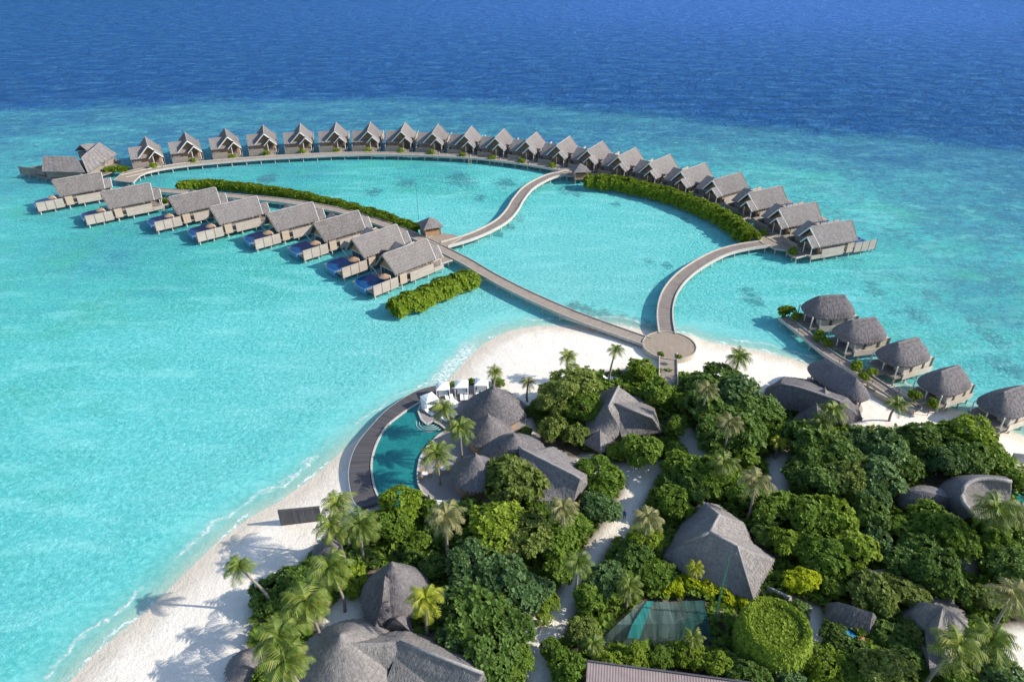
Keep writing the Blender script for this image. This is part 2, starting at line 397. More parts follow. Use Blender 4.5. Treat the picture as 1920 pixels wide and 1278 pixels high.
# planted areas and the sand paths between them
VEG=[(455,1290),(470,1130),(560,1062),(600,1010),(690,965),(800,935),(1010,930),(1000,790),(1020,730),(1075,700),(1190,690),(1225,690),(1290,700),(1420,735),(1600,800),(1700,800),(1850,815),(1900,870),(1990,900),(2300,930),(2700,1100),(2500,1700),(300,1900),(400,1450)]
PATHS=[[(1150,872),(1235,865),(1245,880),(1225,905),(1195,960),(1178,1005),(1150,1010),(1125,1050),(1105,1090),(1080,1130),(1060,1170),(1040,1210),(1030,1290),(985,1290),(990,1210),(980,1150),(1040,1130),(1065,1075),(1100,1030),(1130,990),(1160,950),(1175,905)],
[(1262,815),(1290,800),(1345,880),(1320,895)],[(1440,862),(1476,845),(1476,925),(1445,930)],[(1806,1010),(1832,1010),(1820,1075),(1800,1068)],
[(1478,1120),(1530,1140),(1560,1190),(1552,1240),(1525,1220),(1500,1165)],[(1880,1180),(1990,1170),(2050,1300),(1880,1260)],[(615,1120),(690,1090),(680,1175),(600,1190)],[(990,890),(1110,850),(1160,880),(1110,900)]]
def poly_xy(px): return np.array([at(x,y,1.2).xy[:] for x,y in px])
VEGP=poly_xy(VEG); PATHP=[poly_xy(p) for p in PATHS]
def poly_sd(P,poly):
    d=np.full(len(P),1e9)
    for a,b in zip(poly,np.roll(poly,-1,0)): d=np.minimum(d,seg_dist(P,a,b))
    return np.where(inside(P,poly),d,-d)
def veg_sd(P):
    d=poly_sd(P,VEGP)
    for p in PATHP: d=np.minimum(d,-poly_sd(P,p))
    return d
veg=np.zeros(len(GP)); near=(GP[:,1]<150)&(abs(GP[:,0])<160); veg[near]=np.clip(veg_sd(GP[near])/1.6+.5,0,1)

m=NT('sand'); v=m.coord('Object')
n1=m.noise(v,.12,5,.6); n2=m.noise(v,1.5,5,.7); n3=m.noise(v,.35,4)
dry=m.ramp(m.math('ADD',m.math('MULTIPLY',n1,.5),m.math('MULTIPLY',n2,.5)),[(.3,(.70,.63,.54,1)),(.7,(.84,.79,.71,1))])
sdv=m.math('ADD',m.attr('shore'),m.math('MULTIPLY_ADD',n3,5,-2.5))
wet=m.smooth(sdv,.8,5.6,1,0)
c=m.mix(m.math('MULTIPLY',wet,.8),dry,(.60,.52,.41,1))
c=m.mix(m.math('MULTIPLY',m.smooth(n2,.62,.75),m.smooth(m.attr('shore'),3,10,0,.22)),c,(.35,.29,.22,1))
n4=m.noise(v,3.2,4,.7); wr=m.smooth(m.math('ABSOLUTE',m.math('ADD',sdv,-5.5)),0,1.3,1,0)
c=m.mix(m.math('MULTIPLY',m.math('MULTIPLY',wr,m.smooth(n4,.60,.70)),.45),c,(.26,.21,.14,1))
trk=m.smooth(m.noise(m.coord('Object',(1,1,1)),.28,5,.75,1.5),.54,.62); c=m.mix(m.math('MULTIPLY',trk,.14),c,(.48,.41,.33,1))
soil=m.math('MULTIPLY',m.attr('soil'),m.smooth(n3,.25,.5,.6,1))
c=m.mix(soil,c,m.ramp(n2,[(.3,(.05,.04,.025,1)),(.7,(.14,.115,.08,1))]))
M['sand']=m.done(m.principled(c,m.smooth(sdv,.2,3,.35,.95),.25,m.bump(m.math('ADD',m.math('ADD',n2,n4),m.math('MULTIPLY',n3,2)),.7,.16)))
me=mesh_np('beach',np.stack([GP[:,0],GP[:,1],TZ],1),GF,True)
addattr(me,'shore',SD); addattr(me,'soil',veg.astype(float))
tag(link('ground',me,M['sand']),'white sand of the island, sloping under the sea all round',None,None,'structure')

# sea
m=NT('sea_water'); v=m.coord('Object')
tone=m.attr('tone'); coral=m.attr('coral'); shore=m.attr('shore')
na=m.noise(v,.03,5,.6); nb=m.noise(v,.16,5,.68); nc=m.noise(m.coord('Object',(1,1.35,1)),.85,6,.78,.3)
mpv=m.n('ShaderNodeMapping'); m.l(m.n('ShaderNodeTexCoord').outputs['Object'],mpv.inputs[0]); mpv.inputs['Rotation'].default_value=(0,0,R(-38)); mpv.inputs['Scale'].default_value=(.45,1.5,1)
streak=m.noise(mpv.outputs[0],.05,5,.6)
t=m.math('ADD',tone,m.math('MULTIPLY',m.math('ADD',na,-.5),m.smooth(tone,.05,.5,.10,.34)))
t=m.math('ADD',t,m.math('MULTIPLY',m.math('ADD',streak,-.5),m.smooth(tone,.08,.5,.10,.30)))
t=m.math('ADD',t,m.math('MULTIPLY',m.math('ADD',nb,-.5),m.math('MULTIPLY_ADD',coral,.34,.13)))
t=m.math('ADD',t,m.math('MULTIPLY',m.math('ADD',nc,-.5),m.math('MULTIPLY_ADD',coral,.18,.30)))
SEA=[(0,(.30,.74,.68,1)),(.12,(.19,.66,.635,1)),(.28,(.125,.60,.585,1)),(.42,(.075,.49,.455,1)),(.55,(.06,.35,.40,1)),(.66,(.048,.215,.325,1)),(.78,(.020,.12,.30,1)),(.90,(.008,.078,.31,1)),(1,(.0065,.064,.275,1))]
c=m.ramp(t,SEA)
# coral heads and sea-grass showing through
vc=m.coord('Object',(1,1.15,1))
vor=m.n('ShaderNodeTexVoronoi',i_Scale=.12,i_Randomness=1); m.l(vc,vor.inputs['Vector'])
nd=m.noise(v,.28,6,.75)
wob=m.math('ADD',vor.outputs['Distance'],m.math('MULTIPLY_ADD',nd,1.3,-.65))
heads=m.math('MULTIPLY',m.smooth(wob,.06,.20,1,0),m.smooth(coral,.22,.75,.0,.85))
patch=m.math('MULTIPLY',m.smooth(m.math('ADD',m.math('MULTIPLY',m.noise(vc,.055,6,.78),.7),m.math('MULTIPLY',nd,.3)),.475,.57),m.smooth(coral,.2,.85,.0,.75))
spk=m.math('MULTIPLY',m.smooth(m.noise(m.coord('Object',(1,1.1,1)),.34,6,.82),.47,.58),m.smooth(coral,.4,.95,.0,.8))
rub=m.attr('rubble'); rubm=m.math('MULTIPLY',m.smooth(m.math('ADD',rub,m.math('MULTIPLY_ADD',m.noise(v,.55,6,.8),3.2,-1.6)),.42,.75),m.math('MULTIPLY',m.smooth(rub,.05,.35),.85))
dark=m.math('MULTIPLY',m.math('MAXIMUM',m.math('MAXIMUM',heads,spk),m.math('MAXIMUM',patch,rubm)),m.smooth(tone,.70,.88,1,0))
c=m.mix(dark,c,m.ramp(tone,[(.06,(.15,.20,.15,1)),(.18,(.035,.24,.25,1)),(.5,(.05,.175,.225,1)),(.8,(.014,.08,.22,1))]))
lite=m.math('MULTIPLY',m.smooth(m.noise(vc,.11,6,.78),.52,.64),m.math('MULTIPLY',m.smooth(coral,.3,.9,0,.6),m.smooth(tone,.62,.78,1,0)))
c=m.mix(lite,c,(.15,.56,.56,1))
grass=m.math('MULTIPLY',m.smooth(m.noise(m.coord('Object',(1,1.4,1)),.045,6,.72),.47,.66),m.math('MULTIPLY',m.smooth(tone,.20,.38,0,.72),m.smooth(tone,.52,.62,1,0)))
c=m.mix(grass,c,(.07,.43,.32,1))
# caustic light mottling painted into the lagoon colour, then pale sandy streaks
caustic=m.noise(m.coord('Object',(1,1.25,1)),1.05,5,.75,.6); sr2=m.noise(mpv.outputs[0],.13,6,.72)
shal=m.smooth(tone,.30,.58,1,.25)
c=m.mix(m.math('MULTIPLY',m.math('MULTIPLY',m.smooth(caustic,.47,.64),shal),.55),c,(.27,.78,.76,1))
c=m.mix(m.math('MULTIPLY',m.math('MULTIPLY',m.smooth(caustic,.52,.36),shal),.42),c,(.05,.42,.43,1))
c=m.mix(m.math('MULTIPLY',m.math('MULTIPLY',m.smooth(sr2,.48,.66),shal),.5),c,(.29,.78,.76,1))
c=m.mix(m.math('MULTIPLY',m.attr('pale'),.7),c,(.075,.20,.60,1))  # sky sheen towards the upper right, painted into the water colour
# ripples: small lagoon ripples, longer open-sea waves
r1=m.noise(m.coord('Object',(1,1.6,1)),.95,6,.72,.4); r2=m.noise(m.coord('Object',(.55,1.5,1)),.20,6,.68,.3); r3=m.noise(m.coord('Object',(.85,1.1,1)),.085,6,.68,.5)
deep=m.smooth(tone,.55,.9)
h=m.math('ADD',m.math('MULTIPLY',r1,m.math('MULTIPLY_ADD',deep,-1.4,2.1)),m.math('MULTIPLY',r2,m.math('MULTIPLY_ADD',deep,3.4,.5)))
h=m.math('ADD',h,m.math('MULTIPLY',r3,m.math('MULTIPLY',deep,15.0)))
calm=m.smooth(shore,-14,-2,1,.2)
bmp=m.n('ShaderNodeBump',i_Distance=1.0); m.l(h,bmp.inputs['Height']); m.l(m.math('MULTIPLY',calm,m.math('MULTIPLY_ADD',deep,.25,.68)),bmp.inputs['Strength'])
df=m.n('ShaderNodeBsdfDiffuse'); m.l(c,df.inputs[0]); m.l(bmp.outputs[0],df.inputs['Normal'])
gl=m.n('ShaderNodeBsdfGlossy',i_Roughness=.12); gl.inputs[0].default_value=(.27,.56,1,1); m.l(bmp.outputs[0],gl.inputs['Normal'])
fr=m.n('ShaderNodeFresnel',i_IOR=1.33); m.l(bmp.outputs[0],fr.inputs['Normal'])
p=m.n('ShaderNodeMixShader'); m.l(m.math('MULTIPLY',fr.outputs[0],m.smooth(tone,.4,.9,.55,.50)),p.inputs[0]); m.l(df.outputs[0],p.inputs[1]); m.l(gl.outputs[0],p.inputs[2])
# foam lines along the beach
f1=m.noise(v,.22,4,.6); f2=m.noise(v,1.4,5,.75); ex=m.attr('surf')
s2=m.math('ADD',shore,m.math('MULTIPLY_ADD',f1,5.0,-2.5))
def band(c0,wd): return m.smooth(m.math('ABSOLUTE',m.math('ADD',s2,-c0)),0,wd,1,0)
lines=m.math('MAXIMUM',band(-.35,.7),m.math('MULTIPLY',band(-3.2,.6),.85))
brk=m.smooth(m.noise(v,.09,3),.38,.54)
foam=m.math('MULTIPLY',m.math('MULTIPLY',lines,brk),m.smooth(f2,.35,.6))
wide=m.math('MULTIPLY',m.math('MULTIPLY',m.smooth(m.math('ABSOLUTE',m.math('ADD',s2,1.4)),.6,3.6,1,0),ex),m.smooth(f2,.30,.6))
foam=m.math('MAXIMUM',foam,m.math('MULTIPLY',wide,.85),None,True)
fm=m.n('ShaderNodeBsdfDiffuse'); fm.inputs[0].default_value=(.82,.84,.84,1)
mx=m.n('ShaderNodeMixShader'); m.l(foam,mx.inputs[0]); m.l(p.outputs[0],mx.inputs[1]); m.l(fm.outputs[0],mx.inputs[2])
tr=m.n('ShaderNodeBsdfTransparent'); tr.inputs[0].default_value=(.82,.97,.96,1)
op=m.math('MAXIMUM',foam,m.math('SUBTRACT',1,m.math('POWER',2.718,m.math('MULTIPLY',m.attr('depth'),-2.6))),None,True)
m2=m.n('ShaderNodeMixShader'); m.l(op,m2.inputs[0]); m.l(tr.outputs[0],m2.inputs[1]); m.l(mx.outputs[0],m2.inputs[2])
M['sea']=m.done(m2.outputs[0])
SURF=at(872,688).xy
sf=np.clip(1-np.hypot(GP[:,0]-SURF[0],GP[:,1]-SURF[1])/12,0,1); sf=np.minimum(1,sf*2.2)
keep=(TZ<.25)
fk=keep[GF].any(1)
me=mesh_np('sea',np.stack([GP[:,0],GP[:,1],np.zeros(len(GP))],1),GF[fk],True)
addattr(me,'tone',TN); addattr(me,'coral',CR); addattr(me,'shore',SD); addattr(me,'surf',sf)
RUB=[(1130,596,5),(1160,604,5),(1190,613,5),(1100,584,4),(1075,574,3),(1215,616,4),(860,336,9),(875,341,7),(948,344,7),(900,371,4),(985,352,5),(1062,355,6),(1080,360,5),(1210,366,4),(1155,383,3),(1283,408,2.5),(1215,488,3),(1250,497,2.5),(975,410,3),(955,425,3),(935,440,3),(1410,560,5),(1560,478,4),(1575,480,3),(1400,545,3),(1720,590,5),(1835,605,5),(1640,545,4),(1745,555,4),(1865,635,5),(1890,690,5),(700,360,5),(760,345,6),(500,335,7)]
rb=np.zeros(len(GP))
for x,y,r in RUB:
    q=at(x,y); rb=np.maximum(rb,np.exp(-((GP[:,0]-q.x)**2+((GP[:,1]-q.y)/1.6)**2)/(r*r*.42)))
addattr(me,'rubble',rb)
q=at(1500,10); addattr(me,'pale',np.clip(np.exp(-((GP[:,0]-q.x)/480)**2)*np.clip((GP[:,1]-310)/400,0,1),0,1)); addattr(me,'depth',np.maximum(0,-TZ))
tag(link('water',me,M['sea']),'turquoise lagoon turning to deep blue ocean beyond the reef edge',None,None,'structure')
# ================================================================== boardwalks
DECK=1.8
STILT=MB().tube([(0,0,-3.2),(0,0,0)],[.16,.16],8).mesh('stilt_mesh'); STILT.materials.append(M['concrete'])
def stilt(parent,x,y,z,r=1.0,name='pile'):
    o=link(name,STILT,None,parent,(x,y,z)); o.scale=(r,r,1); return o
def boardwalk(name,label,pts,width,z=DECK,pile_step=4.0,rail=(.16,.24),closed_ends=True,mat='deck',piles=True,lights=True):
    P=catmull([(p[0],p[1],z) for p in pts],1.0); o0=P[0].copy(); n=len(P)
    root=empty(name,o0,0,label,'boardwalk')
    nr=[]
    for k in range(n):
        d=P[min(k+1,n-1)]-P[max(k-1,0)]; d.z=0; d.normalize(); nr.append(Vector((-d.y,d.x,0)))
    def strip(w0,w1,z0,z1):
        mb=MB()
        for k in range(n):
            p=P[k]-o0
            for (w_,zz) in ((w0,z0),(w1,z0),(w1,z1),(w0,z1)): q=p+nr[k]*w_; mb.v.append((q.x,q.y,zz))
        for k in range(n-1):
            for j in range(4): a=4*k+j; b=4*k+(j+1)%4; mb.f.append((a,b,b+4,a+4))
        mb.f.append((0,1,2,3)); mb.f.append(tuple(4*(n-1)+j for j in (3,2,1,0)))
        return mb
    hw=width/2
    d=strip(-hw,hw,-.22,0).build('deck',M[mat],root)
    uv=d.data.uv_layers.new(name='UVMap'); S=[0]
    for a,b in zip(P,P[1:]): S.append(S[-1]+(b-a).length)
    vi=np.zeros(len(d.data.loops),np.int32); d.data.loops.foreach_get('vertex_index',vi)
    co_=[(S[i//4],(-hw,hw,hw,-hw)[i%4]) for i in range(n*4)]
    uv.data.foreach_set('uv',np.array([co_[i] for i in vi],np.float32).ravel())
    for s in (-1,1):
        a,b=sorted((s*hw,s*(hw+rail[0]))); strip(a,b,-.42,rail[1]).build('edge_beam',M['kerb'],root)
    if piles:
        step=max(1,round(pile_step))
        c=0
        for k in range(1,n-1,step):
            for s in (-1,1):
                if c>=98: break
                q=P[k]-o0+nr[k]*s*(hw-.25); stilt(root,q.x,q.y,-.24); c+=1
    return root,P,nr
AT=lambda L,z=DECK:[at(x,y,z) for x,y in L]
arc_pts=[(232,331),(262,324),(300,315.5),(353,308),(417,302),(500,295.5),(567,292),(633,289),(700,288),(800,290),(880,294),(933,299),(1000,308),(1050,317),(1088,325),(1130,334),(1200,352),(1280,375),(1335,397),(1385,422),(1418,441),(1442,456)]
_,ARC,ARCN=boardwalk('boardwalk','long curved timber boardwalk serving the outer arc of thatched villas',AT(arc_pts),3.4,1.80,5,mat='deck_light')
left_pts=[(262,352),(297,357),(367,362),(433,367.5),(533,377),(633,394),(683,408),(750,431),(800,453),(838,472),(877,492),(917,516),(983,550),(1067,587),(1150,618),(1215,641)]
_,LEFT,LEFTN=boardwalk('boardwalk','straight timber jetty from the beach along the left row of villas',AT(left_pts),3.0,1.812,5,mat='deck_light')
scurve=[(1074,322),(1052,326),(1027,332.5),(993,351),(973,373),(961,393),(943,413),(913,431),(877,446),(833,459)]
boardwalk('boardwalk','s-shaped timber walkway crossing the inner lagoon between the two small huts',AT(scurve),3.0,1.83,5,(.35,.35))
rcurve=[(1436,456.5),(1388,464),(1350,475),(1313,494),(1281,517),(1259,543),(1249,569),(1247,596),(1251,626)]
boardwalk('boardwalk','curved timber walkway from the round jetty head to the tip of the right hedge',AT(rcurve),3.0,1.842,5,(.3,.3))
boardwalk('boardwalk','short timber footbridge from the round jetty head into the trees',AT([(1253,662),(1253,690),(1253,722)]),3.2,1.855,4,(.2,.3),mat='deck_light')
SPAJ=boardwalk('boardwalk','straight narrow timber jetty beside the rounded spa huts',AT([(1468,594),(1512,629),(1560,667),(1598,689),(1643,719),(1688,749),(1722,768)]),2.2,1.80,5,(.12,.3),mat='deck_light')
root_,P_,N_=SPAJ; o_=P_[0]
for s_ in (-1,1):
    mb=MB(); q=[P_[k]-o_+N_[k]*s_*1.14+Vector((0,0,.95)) for k in range(3,len(P_)-3,2)]
    mb.tube(q,.045,5); mb.build('handrail',M['wood_dark'],root_)
    for k in range(3,len(P_)-3,4):
        b_=P_[k]-o_+N_[k]*s_*1.14; MB().bar(b_,b_+Vector((0,0,.95)),.08).build('rail_post',M['wood_dark'],root_)
# tip platform by the last villa and the wide fan at the left end of the arc
def slab_deck(name,label,cat,px,z,mat='deck_warm',th=.3,kerb=True):
    P=[at(x,y,z) for x,y in px]; c=sum(P,Vector())/len(P); root=empty(name,c,0,label,cat)
    MB().prism([(p.x-c.x,p.y-c.y) for p in P],-th,0).build('deck',M[mat],root)
    if kerb:
        mb=MB()
        for a,b in zip(P,P[1:]+P[:1]): mb.bar(a-c+Vector((0,0,-.1)),b-c+Vector((0,0,-.1)),.14,.34)
        mb.build('edge_beam',M['kerb'],root)
    for p in P: q=(p-c)*.9; stilt(root,q.x,q.y,-th)
    return root
slab_deck('deck_platform','angular timber platform at the tip of the right hedge','platform',[(1424,452),(1440,433),(1480,447),(1525,452),(1545,458),(1476,470),(1452,466)],1.86)
slab_deck('deck_platform','fan-shaped timber platform beside the big double house','platform',[(213,338),(232,322),(268,315),(285,320),(262,330),(250,342)],1.872)
slab_deck('deck_platform','timber platform in front of the small hut at the left jetty junction','platform',[(795,448),(822,437),(850,440),(866,446),(838,462),(818,458)],1.87)
slab_deck('deck_platform','timber platform in front of the small hut where the right hedge begins','platform',[(1052,322),(1066,313),(1095,318),(1090,330),(1062,330)],1.87)
# round jetty head
c=at(1255,647,1.9); rj=empty('round_platform',c,0,'round timber platform on the beach where the walkways meet','platform')
MB().lathe([(5.2,-.35),(5.2,0)],48).build('deck',M['deck_warm'],rj)
MB().lathe([(5.22,-1.7),(5.4,-1.7),(5.4,.16),(5.22,.16),(5.22,-1.7)],48).build('retaining_wall',M['stone'],rj)

# ================================================================== thatched water villas
def gable(mb,axis,a0,a1,c,half,z_eave,z_ridge,th=.32,p0=0,p1=0):
    """gable roof slab: ridge along axis from a0 to a1 (ridge ends pushed out by p0/p1), centre line c"""
    def ring(a,p):
        R_=[(-half,z_eave,0),(0,z_ridge,p),(half,z_eave,0),(half-.12,z_eave-th,0),(0,z_ridge-th*1.25,p),(-half+.12,z_eave-th,0)]
        return [((c+o,a+q,z) if axis=='y' else (a+q,c+o,z)) for o,z,q in R_]
    A=ring(a0,-p0); B=ring(a1,p1); i=len(mb.v)
    mb.v+=[(p[0]*mb.mx,p[1],p[2]) for p in A+B]
    for k in range(6): mb.f.append((i+k,i+(k+1)%6,i+6+(k+1)%6,i+6+k))
    for b in (i,i+6):
        mb.f.append((b,b+1,b+4,b+5)); mb.f.append((b+1,b+2,b+3,b+4))
MX=1.9; MH=3.95; ZE=2.6; ZR=6.6      # main roof centre, half width, eave and ridge (above deck)
def villa(loc,rz,mx,label,group):
    t=empty('water_villa',loc,rz,label,'villa',group)
    B=lambda:MB(mx)
    XR=MX+MH+.05
    # platform
    B().box(-4.3,XR,3.2,13.0,-.3,0).box(-3.0,XR,13.0,24.2,-.3,0).build('platform',M['wood_grey'],t)
    B().prism([(1.6,-.7),(5.0,-.7),(4.5,3.2),(2.3,3.2)],-.3,-.02).build('entrance_bridge',M['deck_warm'],t)
    for (x,y) in ((-3.9,3.5),(-3.9,8.2),(-3.9,12.7),(XR-.3,3.6),(XR-.3,8),(XR-.3,12),(XR-.3,16),(XR-.3,20),(XR-.3,23.8),(-2.6,18),(-2.6,23.8),(2.0,23.8),(0,3.5),(2.8,.2),(4.2,.2)):
        stilt(t,x*mx,y,-.3,1,'stilt')
    # thatch
    b=B(); gable(b,'y',5.5,17.6,MX,MH,ZE,ZR,.32,.8,.5); o=b.build('roof',M['thatch'],t); roughen(o,4,.06,1,5,1.2)
    b=B(); gable(b,'x',-4.5,MX-.5,9.7,4.5,2.35,5.45,.3,0,0); o=b.build('wing_roof',M['thatch'],t); roughen(o,4,.05,2,5,1.2)
    PXC=MX+1.65; PH=2.28
    b=B(); gable(b,'y',3.3,6.3,PXC,PH,ZE-.02,ZE+PH*(ZR-ZE)/MH+.03,.26,.5,0); o=b.build('porch_roof',M['thatch'],t); roughen(o,3,.04,3,4)
    B().tube([(MX,4.8,ZR+.05),(MX,10,ZR+.01),(MX,17.9,ZR+.05)],.15,8).build('ridge_cap',M['ridge'],t)
    # white barge boards on the front gables, grey ones at the sea end, shade put into their colour, posts
    for y,p in ((5.38,.8),(17.75,-.5)):
        for s in (-1,1):
            B().bar((MX,y-p,ZR-.2),(MX+s*(MH+.05),y,ZE-.2),.10,.34).build('barge_board',M['white' if y<10 else 'wood_grey'],t)
    zp=ZE+PH*(ZR-ZE)/MH
    for s in (-1,1): B().bar((PXC,2.75,zp-.2),(PXC+s*(PH+.05),3.22,ZE-.2),.1,.28).build('barge_board',M['white'],t)
    for x in (PXC-1.0,PXC+1.75): B().tube([(x,3.5,-.1),(x,3.5,ZE-.1+.5*(x<PXC))],.11,6).build('post',M['white'],t)
    # walls
    b=B()
    xl,xr,yl,yr=MX-3.2,MX+3.2,6.6,16.6
    b.prism([(xl,yl),(xr,yl),(xr,yr),(xl,yr)],0,2.45)
    b.build('walls',M['wood_grey'],t)
    for y in (6.45,16.75):
        b=B(); b.extrude(None,[(xl-.2,y-.12,0.02),(xl-.2,y-.12,2.45),(MX,y-.12,ZR-.62),(xr+.2,y-.12,2.45),(xr+.2,y-.12,.02)],[(xl-.2,y+.12,.02),(xl-.2,y+.12,2.45),(MX,y+.12,ZR-.62),(xr+.2,y+.12,2.45),(xr+.2,y+.12,.02)])
        b.build('gable_wall',M['woven'],t)
    B().prism([(-3.9,6.0),(xl-.02,6.0),(xl-.02,12.6),(-3.9,12.6)],0,2.3).build('wing_walls',M['wood_grey'],t)
    b=B(); b.extrude(None,[(-4.06,5.9,2.2),(-4.06,13.4,2.2),(-4.06,9.7,4.9)],[(-3.92,5.9,2.2),(-3.92,13.4,2.2),(-3.92,9.7,4.9)]); b.build('gable_wall',M['wood_grey'],t)
    d=B().box(PXC-.8,PXC+.8,6.2,6.31,.02,2.2).build('door',M['wood_dark'],t)
    B().box(PXC+.55,PXC+.63,6.1,6.19,1.0,1.3).build('handle',M['metal_dark'],d)
    f=B().box(MX-2.95,MX+2.95,16.88,16.95,.03,2.42).build('window_wall',M['white'],t)
    bb=B()
    for k in range(4): bb.box(MX-2.8+k*1.42,MX-1.48+k*1.42,16.96,16.99,.15,2.3)
    bb.build('pane',M['glass'],f)
    # terrace on the wing front, privacy screens along the bare side and round the pool terrace
    B().box(-4.3,.9,2.9,3.03,-.75,1.55).build('terrace_screen',M['wood_grey'],t)
    B().box(.95,2.2,2.92,3.05,-.75,.9).build('terrace_screen',M['wood_grey'],t)
    B().box(-4.42,-4.3,2.9,8.0,-.75,1.5).build('terrace_screen',M['wood_grey'],t)
    B().box(XR+.02,XR+.16,6.4,13.6,-.65,1.75).build('privacy_screen',M['wood_pale'],t)
    B().box(XR+.0,XR+.12,14.6,16.6,-.5,2.2).build('privacy_screen',M['wood_tan'],t)
    B().box(XR+.02,XR+.14,3.2,6.3,-.6,.5).build('porch_screen',M['wood_pale'],t)
    for k in range(3):
        y=17.2+k*2.4; B().box(XR+.03,XR+.14,y,y+2.24,-.75,1.95).build('fence_panel',M['wood_pale'],t)
        B().box(XR+.0,XR+.17,y+2.25,y+2.39,-1.2,2.1).build('fence_post',M['wood_dark'],t)
    # plunge pool with rounded outer corner
    pts=[(-3.4,18.4),(2.9,18.4),(2.9,24.7)]+[( -0.2-3.2*math.sin(R(a)),21.5+3.2*math.cos(R(a))) for a in range(0,91,15)]
    basin=B().prism(pts,-1.2,.12).build('plunge_pool',M['pool_tile'],t)
    cx=sum(p[0] for p in pts)/len(pts); cy=sum(p[1] for p in pts)/len(pts)
    B().prism([(cx+(p[0]-cx)*.93,cy+(p[1]-cy)*.93) for p in pts],.125,.135).build('pool_water',M['pool_blue'],basin)
    for s in (1.55,5.0): B().bar((s,-.6,.0),(2.3 if s<3 else 4.5,3.1,.0),.14,.36).build('bridge_kerb',M['kerb'],t)
    for s in (-1,1): B().bar((MX+s*2.6,17.9,0),(MX+s*3.7,19.2,2.8),.12).build('slanting_pole',M['white'],t)
    return t
m=NT('plunge_pool_water'); v=m.coord('Object'); M['pool_blue']=m.done(m.principled(m.ramp(m.noise(v,.8,3),[(.3,(.003,.045,.15,1)),(.7,(.006,.075,.22,1))]),.1,.12,m.bump(m.noise(v,2,3),.1,.05)))
M['pool_tile']=mat_noise('blue_tile',(.05,.16,.30,1),(.09,.24,.40,1),5,.4,.4)
ORD='first second third fourth fifth sixth seventh eighth ninth tenth eleventh twelfth thirteenth fourteenth fifteenth sixteenth seventeenth eighteenth nineteenth twentieth twenty-first'.split()
RAD_APEX=[(272,256),(346,247),(421,240),(493,234),(563,231),(630.5,229),(695,228.5),(760,229),(822,232),(885,236),(946,241),(1007,247),(1069,255),(1131,264),(1193,276),(1257,289),(1323,305),(1390,322.5),(1466,348),(1530.5,378.5),(1597,412.7)]
NEAR=[(287,274),(359,265),(432,257),(502,251),(569,248),(630,247),(693,247.5),(754,249),(817,252),(876,256),(932,262),(990,268.5),(1050,275),(1105,286),(1160,297),(1224,304),(1283,321),(1341,338),(1405,365),(1459,389),(1513.5,417)]
VZ=DECK+.05
def ang(dx,dy): return math.atan2(-dx,dy)   # rotation about z that turns +Y into (dx,dy)
# directions: blend of measured ridge direction and the boardwalk normal
A_=[at(x,y,VZ+ZR) for x,y in RAD_APEX]; N_=[at(x,y,VZ+ZR) for x,y in NEAR]
arc_rz=[]
for a,n_ in zip(A_,N_):
    d=(a-n_).normalized()
    k=min(range(len(ARC)),key=lambda i:(ARC[i].xy-n_.xy).length)
    w_=ARCN[k]; w_=w_ if w_.dot(d)>0 else -w_
    d2=(d*.5+w_*.5); arc_rz.append(ang(d2.x,d2.y))
# smooth the sequence
sm=[sum(arc_rz[max(0,i-2):i+3])/len(arc_rz[max(0,i-2):i+3]) for i in range(21)]
ARC_POSE=[]
for i,a in enumerate(A_):
    rz=sm[i]; off=Matrix.Rotation(rz,3,'Z')@Vector((MX,18.1,0)); ARC_POSE.append((a-off,rz))
LOUT=[(97,338),(188,360),(315,370),(393,388),(500,400),(588,418),(660,447),(717,477)]
LIN=[(195,323),(278,342),(400,352),(475,369),(580,380),(665,397),(735,421),(793,451)]
LEFT_POSE=[]; lr=[]
for (ox,oy),(ix,iy) in zip(LOUT,LIN):
    d=at(ox,oy,VZ+ZR)-at(ix,iy,VZ+ZR); lr.append(ang(d.x,d.y))
lr=[sum(lr[max(0,i-1):i+2])/len(lr[max(0,i-1):i+2]) for i in range(8)]
for (o_,rz) in zip(LOUT,lr):
    a=at(*o_,VZ+ZR); off=Matrix.Rotation(rz,3,'Z')@Vector((-MX,18.1,0)); LEFT_POSE.append((a-off,rz))
proto=None
for i,(p,rz) in enumerate(ARC_POSE):
    p=Vector((p.x,p.y,VZ)); lab=f'{ORD[i]} thatched villa on the outer arc counted from the big double house'
    if proto is None: proto=villa(p,rz,1,lab,'thatched villas along the outer arc')
    else:
        c=copy_tree(proto); c.location=p; c.rotation_euler=(0,0,rz); c['label']=lab
proto2=None
for i,(p,rz) in enumerate(LEFT_POSE):
    p=Vector((p.x,p.y,VZ)); lab=f'{ORD[i]} thatched villa of the left row counted from the big double house'
    if proto2 is None: proto2=villa(p,rz,-1,lab,'thatched villas in the left row')
    else:
        c=copy_tree(proto2); c.location=p; c.rotation_euler=(0,0,rz); c['label']=lab
def parasol(loc,label,mat='thatch_tan',r=1.5,h=2.6,group=None,name='thatched_parasol'):
    t=empty(name,loc,0,label,'parasol',group)
    o=MB().lathe([(r,h-.55),(r*.98,h-.47),(r*.5,h-.12),(.08,h+.12)],20).build('shade',M[mat],t); roughen(o,1,.04,4)
    MB().tube([(0,0,0),(0,0,h)],.06,8).build('pole',M['wood_grey'],t); return t
pp=None
for i,(p,rz) in enumerate(LEFT_POSE):
    q=Vector((p.x,p.y,VZ))+Matrix.Rotation(rz,3,'Z')@Vector((-3.9,19.4,0)); lab=f'tan thatched parasol by the plunge pool of the {ORD[i]} left row villa'
    if pp is None: pp=parasol(q,lab,group='parasols by the plunge pools')
    else:
        c=copy_tree(pp); c.location=q; c['label']=lab
